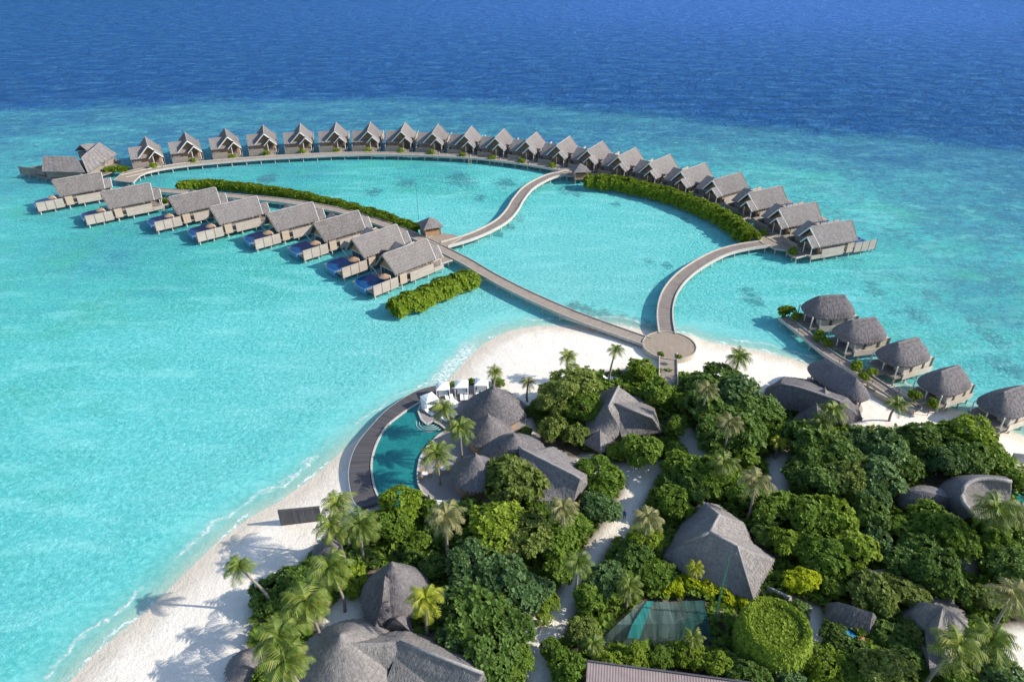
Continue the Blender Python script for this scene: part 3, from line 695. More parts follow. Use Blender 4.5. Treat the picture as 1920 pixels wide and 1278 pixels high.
for i in (18,19):
    p,rz=ARC_POSE[i]; q=Vector((p.x,p.y,VZ))+Matrix.Rotation(rz,3,'Z')@Vector((3.9,19.4,0))
    c=copy_tree(pp); c.location=q; c['label']=f'tan thatched parasol by the plunge pool of the {ORD[i]} outer arc villa'

# ---- the big double house at the left end
def poly_roof(name,faces,parent,mat,org,th=.35,cuts=3,amp=.09,seed=0,strands=15):
    """thatch of any shape: faces are lists of 3-D points; gets a real thickness"""
    bm=bmesh.new(); vm={}
    for f in faces:
        vs=[]
        for p in f:
            k=(round(p[0],2),round(p[1],2),round(p[2],2))
            if k not in vm: vm[k]=bm.verts.new((p[0]-org[0],p[1]-org[1],p[2]-org[2]))
            if not vs or vs[-1]!=vm[k]: vs.append(vm[k])
        bm.faces.new(vs)
    bmesh.ops.recalc_face_normals(bm,faces=bm.faces)
    if sum(f.normal.z*f.calc_area() for f in bm.faces)<0: bmesh.ops.reverse_faces(bm,faces=bm.faces)
    for f in bm.faces:
        if f.normal.z<0: f.normal_flip()
    top=list(bm.faces); ext=bmesh.ops.duplicate(bm,geom=list(bm.verts)+list(bm.edges)+top)
    dm=ext['vert_map']; bnd=[e for e in bm.edges if e.is_boundary and e in set(x for f in top for x in f.edges)]
    newv=[g for g in ext['geom'] if isinstance(g,bmesh.types.BMVert)]
    for v_ in newv: v_.co.z-=th
    for g in ext['geom']:
        if isinstance(g,bmesh.types.BMFace): g.normal_flip()
    for e in bnd:
        a,b=e.verts
        try: bm.faces.new((a,b,dm[b],dm[a]))
        except Exception: pass
    bmesh.ops.recalc_face_normals(bm,faces=bm.faces)
    me=bpy.data.meshes.new(name); bm.to_mesh(me); bm.free()
    o=link(name,me,M[mat],parent)
    if cuts: roughen(o,cuts,amp,seed,strands)
    return o
def walls_under(poly,z0,z1,parent,org,mat,inset=.86,name='walls'):
    c=sum((Vector(p) for p in poly),Vector())/len(poly)
    pts=[(c.x+(p[0]-c.x)*inset-org[0],c.y+(p[1]-c.y)*inset-org[1]) for p in poly]
    return MB().prism(pts,z0-org[2],z1-org[2]).build(name,M[mat],parent)
def ridge_tube(parent,org,pts,r=.2,mat='ridge'):
    P=catmull([Vector(p)-Vector(org)+Vector((0,0,.05)) for p in pts],1.0) if len(pts)>2 else [Vector(p)-Vector(org)+Vector((0,0,.05)) for p in pts]
    return MB().tube(P,r,8).build('ridge_cap',M[mat],parent,smooth=True)
org=at(150,330,VZ); dh=empty('double_villa',org,0,'big double house with three joined thatched roofs at the left end of the arc','villa')
A=lambda x,y,z:at(x,y,VZ+z)
ra,rb,ea,eb=A(81,292,5.4),A(143,294,5.4),A(78,321,2.6),A(160,323,2.6)
bk=lambda e,r_:Vector((2*r_.x-e.x,2*r_.y-e.y,e.z))
poly_roof('roof',[[ra,ea,eb,rb],[ra,rb,bk(eb,rb),bk(ea,ra)]],dh,'thatch',org)
r1,r2=A(186,267,6.0),A(152,295,5.3); e1,e2=A(219,288,2.8),A(164,323,2.6)
b1=bk(e1,r1); b2=bk(e2,r2)
poly_roof('roof',[[r1,r2,e2,e1],[r1,b1,b2,r2]],dh,'thatch',org,seed=2)
q1,q2,q3=A(176,292,5.2),A(195,296,5.0),A(197,312,2.7)
s1,s2=A(175,268,5.2),A(150,272,5.2); t1,t2=A(168,280,2.8),A(140,282,2.8)
poly_roof('roof',[[s1,s2,t2,t1],[s1,bk(t1,s1),bk(t2,s2),s2]],dh,'thatch',org,seed=3)
for poly,z1 in (([ea,eb,bk(eb,rb),bk(ea,ra)],2.4),([e1,e2,b2,b1],2.4),([t1,t2,bk(t2,s2),bk(t1,s1)],2.4)):
    walls_under([p for p in poly],VZ,VZ+z1,dh,org,'wood_grey',.84)
pl=[A(40,322,0),A(118,340,0),A(165,338,0),A(222,318,0),A(225,300,0),A(190,290,0),A(140,303,0),A(60,312,0)]
MB().prism([(p.x-org.x,p.y-org.y) for p in pl],-.35,-.02).build('platform',M['wood_grey'],dh)
f0,f1=A(38,323,0),A(86,329,0)
for k in range(3):
    a=f0.lerp(f1,k/3); b=f0.lerp(f1,(k+.94)/3)
    MB().bar(a-org+Vector((0,0,.8)),b-org+Vector((0,0,.8)),.14,2.6).build('fence_panel',M['wood_grey'],dh)
for k in range(9):
    p=f0.lerp(A(165,338,0),k/8)-org; stilt(dh,p.x,p.y,-.35,1,'stilt')
for k in range(4):
    p=f0.lerp(A(60,312,0),k/4)-org; stilt(dh,p.x,p.y,-.35,1,'stilt')
bl=A(198,310,0)
for dx in (0,1.6): MB().bar(A(196,312,.2)-org+Vector((dx,0,0)),A(196,297,4.6)-org+Vector((dx*.2,0,0)),.14).build('barge_board',M['white'],dh)

# ---- small square huts at the two junctions
def hut(px,z,label,rz,size=4.7,wallmat='woven'):
    p=at(px[0],px[1],z); t=empty('jetty_hut',p,rz,label,'hut','small square huts at the walkway junctions')
    s=size; o=MB().lathe([(4.1,2.2),(4.1,2.4),(.12,4.5)],4).build('roof',M['thatch'],t); o.rotation_euler=(0,0,R(45)); roughen(o,4,.05,5,5)
    w_=2.1; MB().box(-w_,w_,-w_,w_,-.02,1.5).build('walls',M[wallmat],t)
    for sx in (-1,1):
        for sy in (-1,1): MB().tube([(sx*w_*1.02,sy*w_*1.02,-3),(sx*w_*1.02,sy*w_*1.02,2.6)],.13,8).build('post',M['wood_pale'],t)
    MB().box(-w_-.3,w_+.3,-w_-.3,w_+.3,-.35,-.025).build('platform',M['wood_grey'],t); return t
hut((808,436),DECK+.1,'small square thatched hut at the junction of the left jetty',R(25))
hut((1087,331),DECK+.1,'small square thatched hut on stilts where the right hedge begins',R(10))
# ladder and mast
p=at(882,296,1.8); t=empty('swim_ladder',p+Vector((0,-2.0,0)),0,'pale swim ladder leaning from the curved boardwalk into the lagoon','ladder')
for s in (-.45,.45): MB().bar((s,0,.9),(s,-1.2,-2.2),.12).build('rail',M['wood_pale'],t)
mb=MB()
for k in range(6): mb.bar((-.45,-.2-.18*k,.4-.46*k),(.45,-.2-.18*k,.4-.46*k),.09)
mb.build('rungs',M['wood_pale'],t)
p=at(785,415,-.5); t=empty('mast',p,0,'thin grey mast standing in the lagoon behind the left hedge','mast')
MB().tube([(0,0,-1),(0,0,11.8)],[.05,.02],6).build('pole',M['metal_dark'],t)
# ================================================================== spa huts over the water
def hip_loft(a,b,rh,z_eave,z_top,exp=3.0,n=40,rows=7,bulge=.55,th=.4):
    """thatched hip with rounded corners: plan a x b, ridge half length rh along x"""
    def plan(t,s):
        c,s_=math.cos(t),math.sin(t)
        x=a*abs(c)**(2/exp)*(1 if c>=0 else -1); y=b*abs(s_)**(2/exp)*(1 if s_>=0 else -1)
        rx=max(-rh,min(rh,x*rh/a*1.25)); return (rx+(x-rx)*s, y*s)
    mb=MB(); rings=[]
    for k in range(rows+1):
        s=1-k/rows; z=z_eave+(z_top-z_eave)*((1-s)**(1-.35*bulge) if s<1 else 0); rings.append((s*.995+.005,z))
    V=mb.v
    under=[(.93,z_eave-th),(1.0,z_eave-th*.75)]
    allr=under+rings
    for s,z in allr:
        for j in range(n): x,y=plan(2*math.pi*j/n,s); V.append((x,y,z))
    for k in range(len(allr)-1):
        for j in range(n): p=k*n+j; q=k*n+(j+1)%n; mb.f.append((p,q,q+n,p+n))
    mb.f.append(tuple(range(n))[::-1]); e=(len(allr)-1)*n; mb.f.append(tuple(e+j for j in range(n)))
    return mb
SPA=[((1536,554),(1585,552)),((1600,597),(1641,592)),((1684,639),(1724,628)),((1763,691),(1805,676)),((1884,729),(1922,716))]
SPL=['farthest spa hut on the far end of the narrow jetty','second spa hut from the far end of the narrow jetty','middle spa hut of the five beside the narrow jetty','fourth spa hut from the far end, its back to the beach','nearest spa hut, partly cut off at the picture edge']
SZ=2.0
spa0=None; SPS=[.96,.96,.94,.88,.9]
for i,(l,r) in enumerate(SPA):
    a=at(*l,SZ+6.0); b=at(*r,SZ+6.0); c=(a+b)/2; d=b-a; rz=math.atan2(d.y,d.x); loc=Vector((c.x,c.y,SZ))
    lab=SPL[i]+', with grey thatch and pale walls'
    lab=['farthest rounded grey thatched spa hut, by the planted jetty end','second rounded spa hut counted from the planted jetty end','middle of the five rounded spa huts beside the narrow jetty','fourth rounded spa hut counted from the planted jetty end','rounded spa hut nearest the beach, last from the planted jetty end'][i]
    if spa0 is not None:
        t=copy_tree(spa0); t.location=loc; t.rotation_euler=(0,0,rz); t['label']=lab; t.scale=(SPS[i],)*3; continue
    spa0=t=empty('spa_hut',loc,rz,lab,'spa hut','rounded thatched spa huts over the water')
    o=hip_loft(5.3,3.75,2.7,2.4,6.1,3.0).build('roof',M['thatch_dark'],t,smooth=False); roughen(o,1,.07,6,14)
    MB().box(-5.1,5.0,-3.35,3.35,-.35,0).build('platform',M['wood_grey'],t)
    MB().box(-3.0,5.1,-3.5,-3.38,-.85,.5).build('fascia',M['wood_cream'],t); MB().box(5.1,5.2,-3.5,3.5,-.85,.5).build('fascia',M['wood_cream'],t)
    MB().box(-2.6,4.8,-3.1,3.1,.005,2.5).build('walls',M['wood_cream'],t)
    for x in (-.9,2.4,4.7): MB().box(x,x+.5,-3.2,-3.11,.1,2.4).build('screen_post',M['wood_dark'],t)
    MB().box(-2.7,-2.61,-.8,.8,.02,2.2).build('door',M['wood_dark'],t)
    for x,y in ((-4.8,-3.0),(-4.8,0),(-4.8,3.0),(-2.9,-3.15)): MB().tube([(x,y,-.3),(x,y,2.5)],.13,8).build('post',M['white'],t)
    for x in (-4.8,-1.5,2,4.7):
        for y in (-3.1,3.1): stilt(t,x,y,-.35,1,'stilt')
    MB().box(-8.6,-5.1,-.9,.7,-.35,-.01).build('entrance_bridge',M['deck_warm'],t)
# the long pavilion on the beach
a=at(1549,672,7.0); b=at(1608,711,7.0); c=(a+b)/2; d=b-a; t=empty('beach_pavilion',(c.x,c.y,1.0),math.atan2(d.y,d.x),'long boat-shaped thatched pavilion with open sides on the beach by the jetty','pavilion')
L=d.length/2
o=hip_loft(L+2.7,3.1,L*.92,3.3,6.1,2.4,48).build('roof',M['thatch_dark'],t); roughen(o,1,.07,7,14)
MB().lathe([(1,-.6),(1,.45)],40,a=L+2.5,b=2.9).build('plinth',M['stone'],t)
MB().lathe([(1,.45),(1,1.3),(.96,1.3),(.96,.45)],40,a=L+1.3,b=1.9).build('counter',M['woven'],t)
for k in range(10):
    an=2*math.pi*k/10; MB().tube([((L+1.9)*math.cos(an),2.3*math.sin(an),.4),((L+1.9)*math.cos(an),2.3*math.sin(an),3.6)],.13,8).build('post',M['wood_pale'],t)

# ================================================================== pool terrace and restaurant
PZ=2.0
def ring_pts(px,z,step=1.2): return catmull([at(x,y,z) for x,y in px],step)
outer=[(818,722),(790,729),(765,741),(727,767),(697,798),(672,830),(659,860),(655,893),(663,935),(678,952)]
inner=[(832,735),(800,745),(775,757),(748,775),(722,797),(703,828),(693,862),(694,895),(702,925),(714,941)]
O_=ring_pts(outer,PZ,1.0); 
I_=catmull([at(x,y,PZ) for x,y in inner],1.0); n=min(len(O_),len(I_))
def resample(P,n): return [P[min(len(P)-1,round(k*(len(P)-1)/(n-1)))] for k in range(n)]
def resample_exact(px,z,n):
    P=catmull([at(x,y,z) for x,y in px],.2); return [P[round(k*(len(P)-1)/(n-1))] for k in range(n)]
n=60; O_=resample_exact(outer,PZ-.35,n); I_=resample_exact(inner,PZ+.05,n)
org=at(690,850,0); t=empty('pool_rim_deck',org,0,'curved dark slatted deck around the seaward side of the pool','deck')
mb=MB(); S=0; uvs=[]
for k in range(n):
    if k: S+=(O_[k]-O_[k-1]).length
    for p,dz in ((O_[k],0),(I_[k],0),(I_[k],-.2),(O_[k],-.2)):
        q=p-org; mb.v.append((q.x,q.y,p.z+dz)); uvs.append((S,dz))
for k in range(n-1):
    for j in range(4): A_0=4*k+j; B_0=4*k+(j+1)%4; mb.f.append((A_0,B_0,B_0+4,A_0+4))
mb.f.append((0,1,2,3)); mb.f.append(tuple(4*(n-1)+j for j in (3,2,1,0)))
d=mb.build('deck',M['deck_dark'],t); uv=d.data.uv_layers.new(name='UVMap')
vi=np.zeros(len(d.data.loops),np.int32); d.data.loops.foreach_get('vertex_index',vi); uv.data.foreach_set('uv',np.array([uvs[i] for i in vi],np.float32).ravel())
mb=MB()
for k in range(n):
    p=O_[k]; nx_=(O_[k]-I_[k]); nx_.z=0; nx_.normalize()
    for off,z in ((.03,p.z-.06),(.03,-1.8),(.33,-1.8),(.18,p.z-.06)): q=p-org+nx_*off; mb.v.append((q.x,q.y,z))
for k in range(n-1):
    for j in range(4): A_0=4*k+j; B_0=4*k+(j+1)%4; mb.f.append((A_0,B_0,B_0+4,A_0+4))
mb.f.append((0,1,2,3)); mb.f.append(tuple(4*(n-1)+j for j in (3,2,1,0)))
mb.build('sea_wall',M['concrete'],t)
# pool
edge=[(797,752),(788,761),(784,770),(790,786),(800,795),(813,790),(826,797),(837,806),(822,817),(806,832),(794,848),(787,860),(783,884),(784,905),(792,925),(760,945),(722,947)]
E_=resample_exact(edge,PZ,50); inn=[p+(p-o).normalized()*.35 for p,o in zip(I_,O_)]
pool=[Vector((p.x,p.y,0)) for p in inn]+[Vector((p.x,p.y,0)) for p in reversed(E_)]
porg=at(760,840,1.3); t=empty('swimming_pool',porg,0,'crescent infinity pool of green-blue water between rim deck and sun terrace','pool')
PP=[(p.x-porg.x,p.y-porg.y) for p in pool]
MB().prism(PP,-.9,.02).build('basin',M['mosaic'] if 'mosaic' in M else M['pool_tile'],t)
m=NT('pool_water'); v=m.coord('Object'); nn=m.noise(v,1.6,5,.7); 
M['pool_green']=m.done(m.principled(m.ramp(m.math('ADD',m.math('MULTIPLY',nn,.6),m.math('MULTIPLY',m.noise(v,.12,3),.4)),[(.3,(.006,.115,.125,1)),(.7,(.022,.235,.225,1))]),.05,.35,m.bump(m.noise(v,1.8,3),.15,.08)))
MB().prism(PP,.025,.5).build('pool_water',M['pool_green'],t)
mb=MB()
for k in range(n-1):
    a,b=inn[k],inn[k+1]; mb.bar((a.x-porg.x,a.y-porg.y,.45),(b.x-porg.x,b.y-porg.y,.45),.3,.6)
mb.build('rim',M['concrete'],t)
cs=at(808,792,PZ-.22)-porg
for k in range(4):
    mb=MB(); pts=[(cs.x+(.9+k*.55)*math.cos(R(an)),cs.y+(.9+k*.55)*math.sin(R(an)),.53+.006*k) for an in range(175,345,10)]
    mb.tube(pts,.07,5); mb.build('step',M['concrete'],t)
# sun terrace (two levels)
terr=[(797,750),(788,760),(784,770),(790,786),(800,795),(812,789),(826,796),(838,806),(822,816),(806,831),(794,847),(787,860),(783,884),(784,905),(793,924),(830,950),(900,955),(960,940),(985,880),(985,800),(990,760),(950,730),(905,724),(860,722),(825,735)]
P=[at(x,y,PZ+.1) for x,y in terr]; torg=at(870,830,PZ+.1); t=empty('sun_terrace',torg,0,'pale boarded terrace between the pool and the cone-roofed restaurant','terrace')
MB().prism([(p.x-torg.x,p.y-torg.y) for p in P],-1.6,0).build('deck',M['deck_pool'],t)
mb=MB()
for a,b in zip(P[1:15],P[2:16]): mb.bar((a.x-torg.x,a.y-torg.y,.03),(b.x-torg.x,b.y-torg.y,.03),.3,.16)
mb.build('coping',M['kerb'],t)
st=at(848,935,PZ)-torg
for k in range(4): MB().box(st.x-3.5,st.x+3,st.y-1-.42*k,st.y-.6-.42*k,-.8,.3-.16*k).build('step',M['white'],t)
# restaurant: four cones and a hall in one building
CONES=[((925,722),5.2,8.5,(930,765)),((915,775),3.9,7.5,0),((963,812),5.2,7.8,0),((892,850),4.0,7.4,0)]
rorg=at(935,850,PZ); t=empty('restaurant',rorg,0,'restaurant under four joined conical thatched roofs and a long hall roof','building')
def cone_roof(parent,org,apex,r,z_top,z_eave,mat='thatch_dark',n=40,sq=1.0,seed=0,flare=.12,amp=.06):
    """apex given as surveyed point; bell shaped thatch"""
    c=Vector((apex.x-org.x,apex.y-org.y)); H=z_top-z_eave; prof=[(r*.9,z_eave-.35-org.z),(r,z_eave-.3-org.z),(r,z_eave-org.z)]
    for k in range(1,10):
        s=1-k/10; prof.append((r*(s**(1+flare)),z_eave+H*(1-s)**(1-flare*.4)-org.z))
    prof.append((.09,z_top+.12-org.z))
    o=MB().lathe(prof,n,(c.x,c.y)).build('roof',M[mat],parent); roughen(o,1,amp,seed,15); return c
for i,(px,r,zt,_) in enumerate(CONES):
    c=cone_roof(t,rorg,at(*px,zt+PZ-1.2),r,zt+PZ-1.2,2.7+PZ-.3,'thatch_dark',44,seed=10+i)
    MB().lathe([(r*.8,-.05),(r*.8,2.3)],24,(c.x,c.y)).build('walls',M['woven'],t)
Zr,Ze=PZ+5.6,PZ+2.4
h1,h2=at(994,850,Zr),at(1088,897,Zr); e1,e2=at(1012,938,Ze),at(1075,938,Ze); e3=at(1104,910,Ze); f1=at(1038,836,Ze); f2=at(1110,884,Ze)
h0=at(972,838,Zr); e0=at(985,928,Ze); f0_=at(1005,842,Ze)
poly_roof('roof',[[h0,h1,e1,e0],[h1,h2,e2,e1],[h2,e3,e2],[h2,f2,e3],[h1,f1,f2,h2],[h0,f0_,f1,h1]],t,'thatch',rorg,seed=21)
ridge_tube(t,rorg,[h0,h1,h2]); walls_under([e0,e1,e2,e3,f2,f1,f0_],1.0,Ze,t,rorg,'woven',.85)

# cabanas and loungers
def cabana(loc,rz,label):
    t=empty('cabana',loc,rz,label,'cabana','white canvas cabanas on the pool terrace')
    o=MB().lathe([(2.0,2.3),(2.0,2.36),(1.2,2.75),(.15,3.1)],4).build('canopy',M['cloth'],t); o.rotation_euler=(0,0,R(45))
    for sx in (-1,1):
        for sy in (-1,1): MB().tube([(sx*1.3,sy*1.3,0),(sx*1.3,sy*1.3,2.3)],.05,6).build('post',M['white'],t)
        mb=MB()
        for k in range(8): mb.box(sx*1.36-.03,sx*1.36+.03,-1.3+k*.325,-1.3+k*.325+.27,.1,2.25)
        mb.build('curtain',M['cloth'],t)
    MB().box(-1.0,1.0,-.9,.9,.0,.42).build('daybed',M['wood_grey'],t); MB().box(-.95,.95,-.85,.85,.425,.6).build('mattress',M['cloth'],t)
    return t
TZ_=PZ+.11; cab=None
CABS=[((831,741),R(8),'white canvas cabana beside the dark rim deck'),((866,737),R(2),'white canvas cabana between the two bushes'),((903,733),R(-2),'white canvas cabana right behind the tallest restaurant cone'),((806,762),R(35),'white canvas cabana on the rounded terrace corner over the pool')]
for px,rz,lab in CABS:
    p=at(*px,TZ_)
    if cab is None: cab=cabana(p,rz,lab); cab.scale=(.86,.86,.86)
    else: c=copy_tree(cab); c.location=p; c.rotation_euler=(0,0,rz); c['label']=lab
def lounger(loc,rz,label,group):
    t=empty('sun_lounger',loc,rz,label,'sun lounger',group)
    MB().box(-.33,.33,-.95,.95,.2,.28).build('frame',M['wood_pale'],t)
    MB().box(-.3,.3,-.92,.4,.285,.38).build('mattress',M['cloth'],t)
    MB().hexa([(-.3,.4,.285),(.3,.4,.285),(.3,1.0,.62),(-.3,1.0,.62),(-.3,.36,.38),(.3,.36,.38),(.3,.95,.74),(-.3,.95,.74)]).build('backrest',M['cloth'],t)
    for sx in (-1,1):
        for sy in (-.8,.75): MB().box(sx*.28-.03,sx*.28+.03,sy-.03,sy+.03,0,.2).build('leg',M['wood_pale'],t)
    return t
LN=[((840,752),20),((848,750),20),((866,747),5),((874,747),5),((895,742),0),((904,742),0),((800,772),50),((806,776),50),((846,780),40),((852,776),40),((838,790),60)]
LL=['white sun lounger before the cabana beside the dark rim deck','white sun lounger before the cabana between the two bushes','white sun lounger before the cabana behind the tallest cone','white sun lounger on the rounded terrace corner','white sun lounger under the pool palm','white sun lounger next to the pool steps']
ln=None
LG=['loungers by the rim deck cabana','loungers by the middle cabana','loungers by the far cabana','loungers on the terrace corner','loungers under the pool palm']
for k,(px,rz) in enumerate(LN):
    p=at(*px,TZ_); lab=LL[min(k//2,5)]; g=LG[k//2] if k<10 else None
    if ln is None: ln=lounger(p,R(rz),lab,g)
    else:
        c=copy_tree(ln); c.location=p; c.rotation_euler=(0,0,R(rz)); c['label']=lab
        if g: c['group']=g
        elif 'group' in c: del c['group']
for k,px in enumerate([(1140,711),(1150,710)]):
    c=copy_tree(ln); p=at(*px,1.2); c.location=(p.x,p.y,ground_z(p.x,p.y)); c.rotation_euler=(0,0,R(80)); c['label']='white sun lounger on the open beach at the foot of the tall palm'; c['group']='loungers on the beach'
parasol(at(845,774,TZ_),'white canvas parasol on the terrace below the pool palm','cloth',1.5,2.5,name='canvas_parasol')
def table_set(loc,rz,label):
    t=empty('dining_table',loc,rz,label,'table','dining tables on the pool terrace')
    MB().lathe([(.45,.70),(.45,.75)],16).build('top',M['white'],t); MB().tube([(0,0,0),(0,0,.7)],.05,6).build('leg',M['wood_grey'],t); return t
tb=None
for k,(px,lab) in enumerate([((797,893),'small round white table at the pool edge of the terrace'),((832,884),'small round white table under the lower pool palm')]):
    tb=table_set(at(*px,TZ_),0,lab)
def chair(loc,rz,label,group):
    t=empty('terrace_chair',loc,rz,label,'chair',group)
    MB().box(-.25,.25,-.25,.25,.38,.46).build('seat',M['woven'],t); MB().box(-.25,.25,.22,.28,.46,.85).build('backrest',M['woven'],t)
    for sx in (-1,1):
        for sy in (-1,1): MB().box(sx*.22-.025,sx*.22+.025,sy*.22-.025,sy*.22+.025,0,.38).build('leg',M['wood_grey'],t)
    return t
ch=None
for px,lab,g in (((797,893),'woven chair at the small table by the pool edge','chairs at the pool edge table'),((832,884),'woven chair at the small table under the lower palm','chairs at the palm table')):
    for a in (0,120,240):
        p=at(*px,TZ_)+Vector((math.cos(R(a))*.8,math.sin(R(a))*.8,0))
        if ch is None: ch=chair(p,R(a-90),lab,g)
        else: c=copy_tree(ch); c.location=p; c.rotation_euler=(0,0,R(a-90)); c['label']=lab; c['group']=g

# ================================================================== buildings among the trees
def house(name,label,org_px,cat='building'):
    o=at(*org_px,0); o.z=ground_z(o.x,o.y)-.05; return empty(name,o,0,label,cat),o
# gabled villa with a cross wing behind the casuarina
t,o=house('thatched_house','thatched house with crossing ridges and a small pointed porch roof',(1170,800))
Z=lambda x,y,z:at(x,y,z)
a0,a1,a2=Z(1160,724,7.2),Z(1140,764,7.6),Z(1104,802,4.0)
b0,b1=Z(1153,757,6.9),Z(1222,783,6.5)
eL0,eL1=Z(1128,742,3.2),Z(1098,788,3.0)
poly_roof('roof',[[a0,a1,eL1,Z(1130,733,3.2)],[a1,Z(1168,812,3.2),Z(1106,836,3.0),eL1],[a0,Z(1205,758,3.2),Z(1190,790,3.2),a1],[a1,Z(1190,790,3.2),Z(1168,812,3.2)]],t,'thatch_pale',o,seed=31)
poly_roof('roof',[[b0,b1,Z(1240,808,3.1),Z(1165,818,3.1)],[b0,Z(1190,742,3.1),Z(1228,766,3.1),b1],[b1,Z(1228,766,3.1),Z(1240,808,3.1)]],t,'thatch_pale',o,seed=32)
cone_roof(t,o,Z(1125,806,5.4),2.6,5.4,3.0,'thatch_pale',4,seed=33,flare=.1)
ridge_tube(t,o,[a0,a1]); ridge_tube(t,o,[b0,b1])
walls_under([Z(1130,742,3),Z(1205,762,3),Z(1230,800,3),Z(1165,818,3),Z(1108,828,3)],0,3.2,t,o,'wood_grey',.8)
# dark house right of the curved spa reception
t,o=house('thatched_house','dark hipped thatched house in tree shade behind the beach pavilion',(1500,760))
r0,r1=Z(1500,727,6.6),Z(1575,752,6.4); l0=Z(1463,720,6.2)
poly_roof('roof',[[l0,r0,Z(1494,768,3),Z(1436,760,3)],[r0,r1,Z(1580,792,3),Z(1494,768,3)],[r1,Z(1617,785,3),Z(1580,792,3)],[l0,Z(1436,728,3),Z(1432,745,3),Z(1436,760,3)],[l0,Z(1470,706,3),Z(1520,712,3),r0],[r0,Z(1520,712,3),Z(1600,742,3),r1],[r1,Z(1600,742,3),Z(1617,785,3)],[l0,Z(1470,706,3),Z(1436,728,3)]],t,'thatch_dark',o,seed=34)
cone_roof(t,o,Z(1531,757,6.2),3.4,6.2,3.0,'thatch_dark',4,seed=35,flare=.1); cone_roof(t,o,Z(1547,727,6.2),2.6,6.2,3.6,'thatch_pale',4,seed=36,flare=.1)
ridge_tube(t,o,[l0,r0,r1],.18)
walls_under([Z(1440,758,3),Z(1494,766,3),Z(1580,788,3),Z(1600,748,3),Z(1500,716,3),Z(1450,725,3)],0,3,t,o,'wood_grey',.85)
# big hipped house in the middle of the trees
t,o=house('thatched_house','large hipped thatched house among trees above the green shade nets',(1345,1050))
R1,R2,R3,R4,R5=Z(1284,1019,5.4),Z(1331,998,8.4),Z(1382,1022,8.0),Z(1349,965,7.6),Z(1323,943,5.0)
A1,B1,C1,D1,E1,F1=Z(1244,1042,2.8),Z(1287,1074,2.8),Z(1412,1124,2.8),Z(1453,1048,2.8),Z(1408,1016,3.4),Z(1396,980,2.8)
poly_roof('roof',[[A1,R1,R2,R4,R5,Z(1290,965,2.8)],[R1,B1,C1,R3,R2],[A1,B1,R1],[R3,C1,D1],[R3,D1,E1,R2],[R2,E1,F1,R4],[R4,F1,Z(1345,945,2.8),R5],[R5,Z(1345,945,2.8),Z(1318,938,2.8),Z(1290,965,2.8)]],t,'thatch_pale',o,seed=40,cuts=4)
ridge_tube(t,o,[R1,R2],.18); ridge_tube(t,o,[R2,R3],.2); ridge_tube(t,o,[R2,R4],.2); ridge_tube(t,o,[R3,C1],.12)
walls_under([A1,B1,C1,D1,E1,F1,Z(1330,945,2.8),Z(1290,965,2.8)],0,2.8,t,o,'wood_grey',.86)
# curved roof house at the right edge
t,o=house('thatched_house','house with sweeping crescent thatched roof by the small pool at right',(1810,930))
rid=[(1744,899,3.4),(1790,893,5.2),(1840,897,6.4),(1896,903,6.8)]
def fan(parent,ridge,eave,mat,seed,rows=5,bulge=.3):
    n=24; Ra=resample3(ridge,n); Ea=resample3(eave,n); F=[]; g=[]
    for k in range(n):
        row=[]
        for j in range(rows+1):
            s=j/rows; p=Ra[k].lerp(Ea[k],s); p.z+=bulge*math.sin(math.pi*s); row.append(p)
        g.append(row)
    for k in range(n-1):
        for j in range(rows): F.append([g[k][j],g[k+1][j],g[k+1][j+1],g[k][j+1]])
    return poly_roof('roof',F,parent,mat,o,th=.35,cuts=1,amp=.05,seed=seed)
def resample3(pts,n):
    P=catmull([at(x,y,z) for x,y,z in pts],.15); return [P[round(k*(len(P)-1)/(n-1))] for k in range(n)]
arcR=[(1896,903,7.0),(1860,898,7.0),(1832,899,6.9),(1812,908,6.7),(1804,925,6.4),(1808,945,6.0),(1826,966,5.2)]
fan(t,arcR,[(1893,938,2.8),(1885,945,2.8),(1875,952,2.8),(1866,958,2.8),(1858,964,2.8),(1850,972,2.8),(1842,980,2.8)],'thatch_pale',50)
fan(t,arcR,[(1880,892,4.5),(1835,889,4.0),(1790,893,3.6),(1765,908,3.2),(1760,925,3.0),(1772,945,2.8),(1800,975,2.8)],'thatch_dark',51)
fan(t,[(1690,925,3.8),(1719,920,4.8),(1755,926,5.0),(1790,937,4.0)],[(1682,935,2.8),(1695,950,2.6),(1730,962,2.6),(1785,955,2.6)],'thatch_dark',52)
fan(t,[(1690,925,3.8),(1719,920,4.8),(1755,926,5.0),(1790,937,4.0)],[(1700,916,2.8),(1730,910,2.8),(1765,914,2.8),(1795,928,2.8)],'thatch_pale',53)
ridge_tube(t,o,[at(*p[:2],p[2]+.05) for p in arcR],.3)
walls_under([Z(1880,900,2.8),Z(1888,938,2.8),Z(1850,965,2.8),Z(1800,965,2.8),Z(1770,925,2.8),Z(1790,898,2.8)],0,2.8,t,o,'concrete',.85)
p=at(1932,945,1.35); t=empty('plunge_pool',p,0,'small blue plunge pool at the right picture edge','pool')
MB().prism([(-2.6,-3),(4,-3),(4,3),(-1.8,3)],-.5,.2).build('basin',M['concrete'],t); MB().prism([(-2.2,-2.6),(3.6,-2.6),(3.6,2.6),(-1.4,2.6)],.21,.24).build('pool_water',M['pool_green'],t)
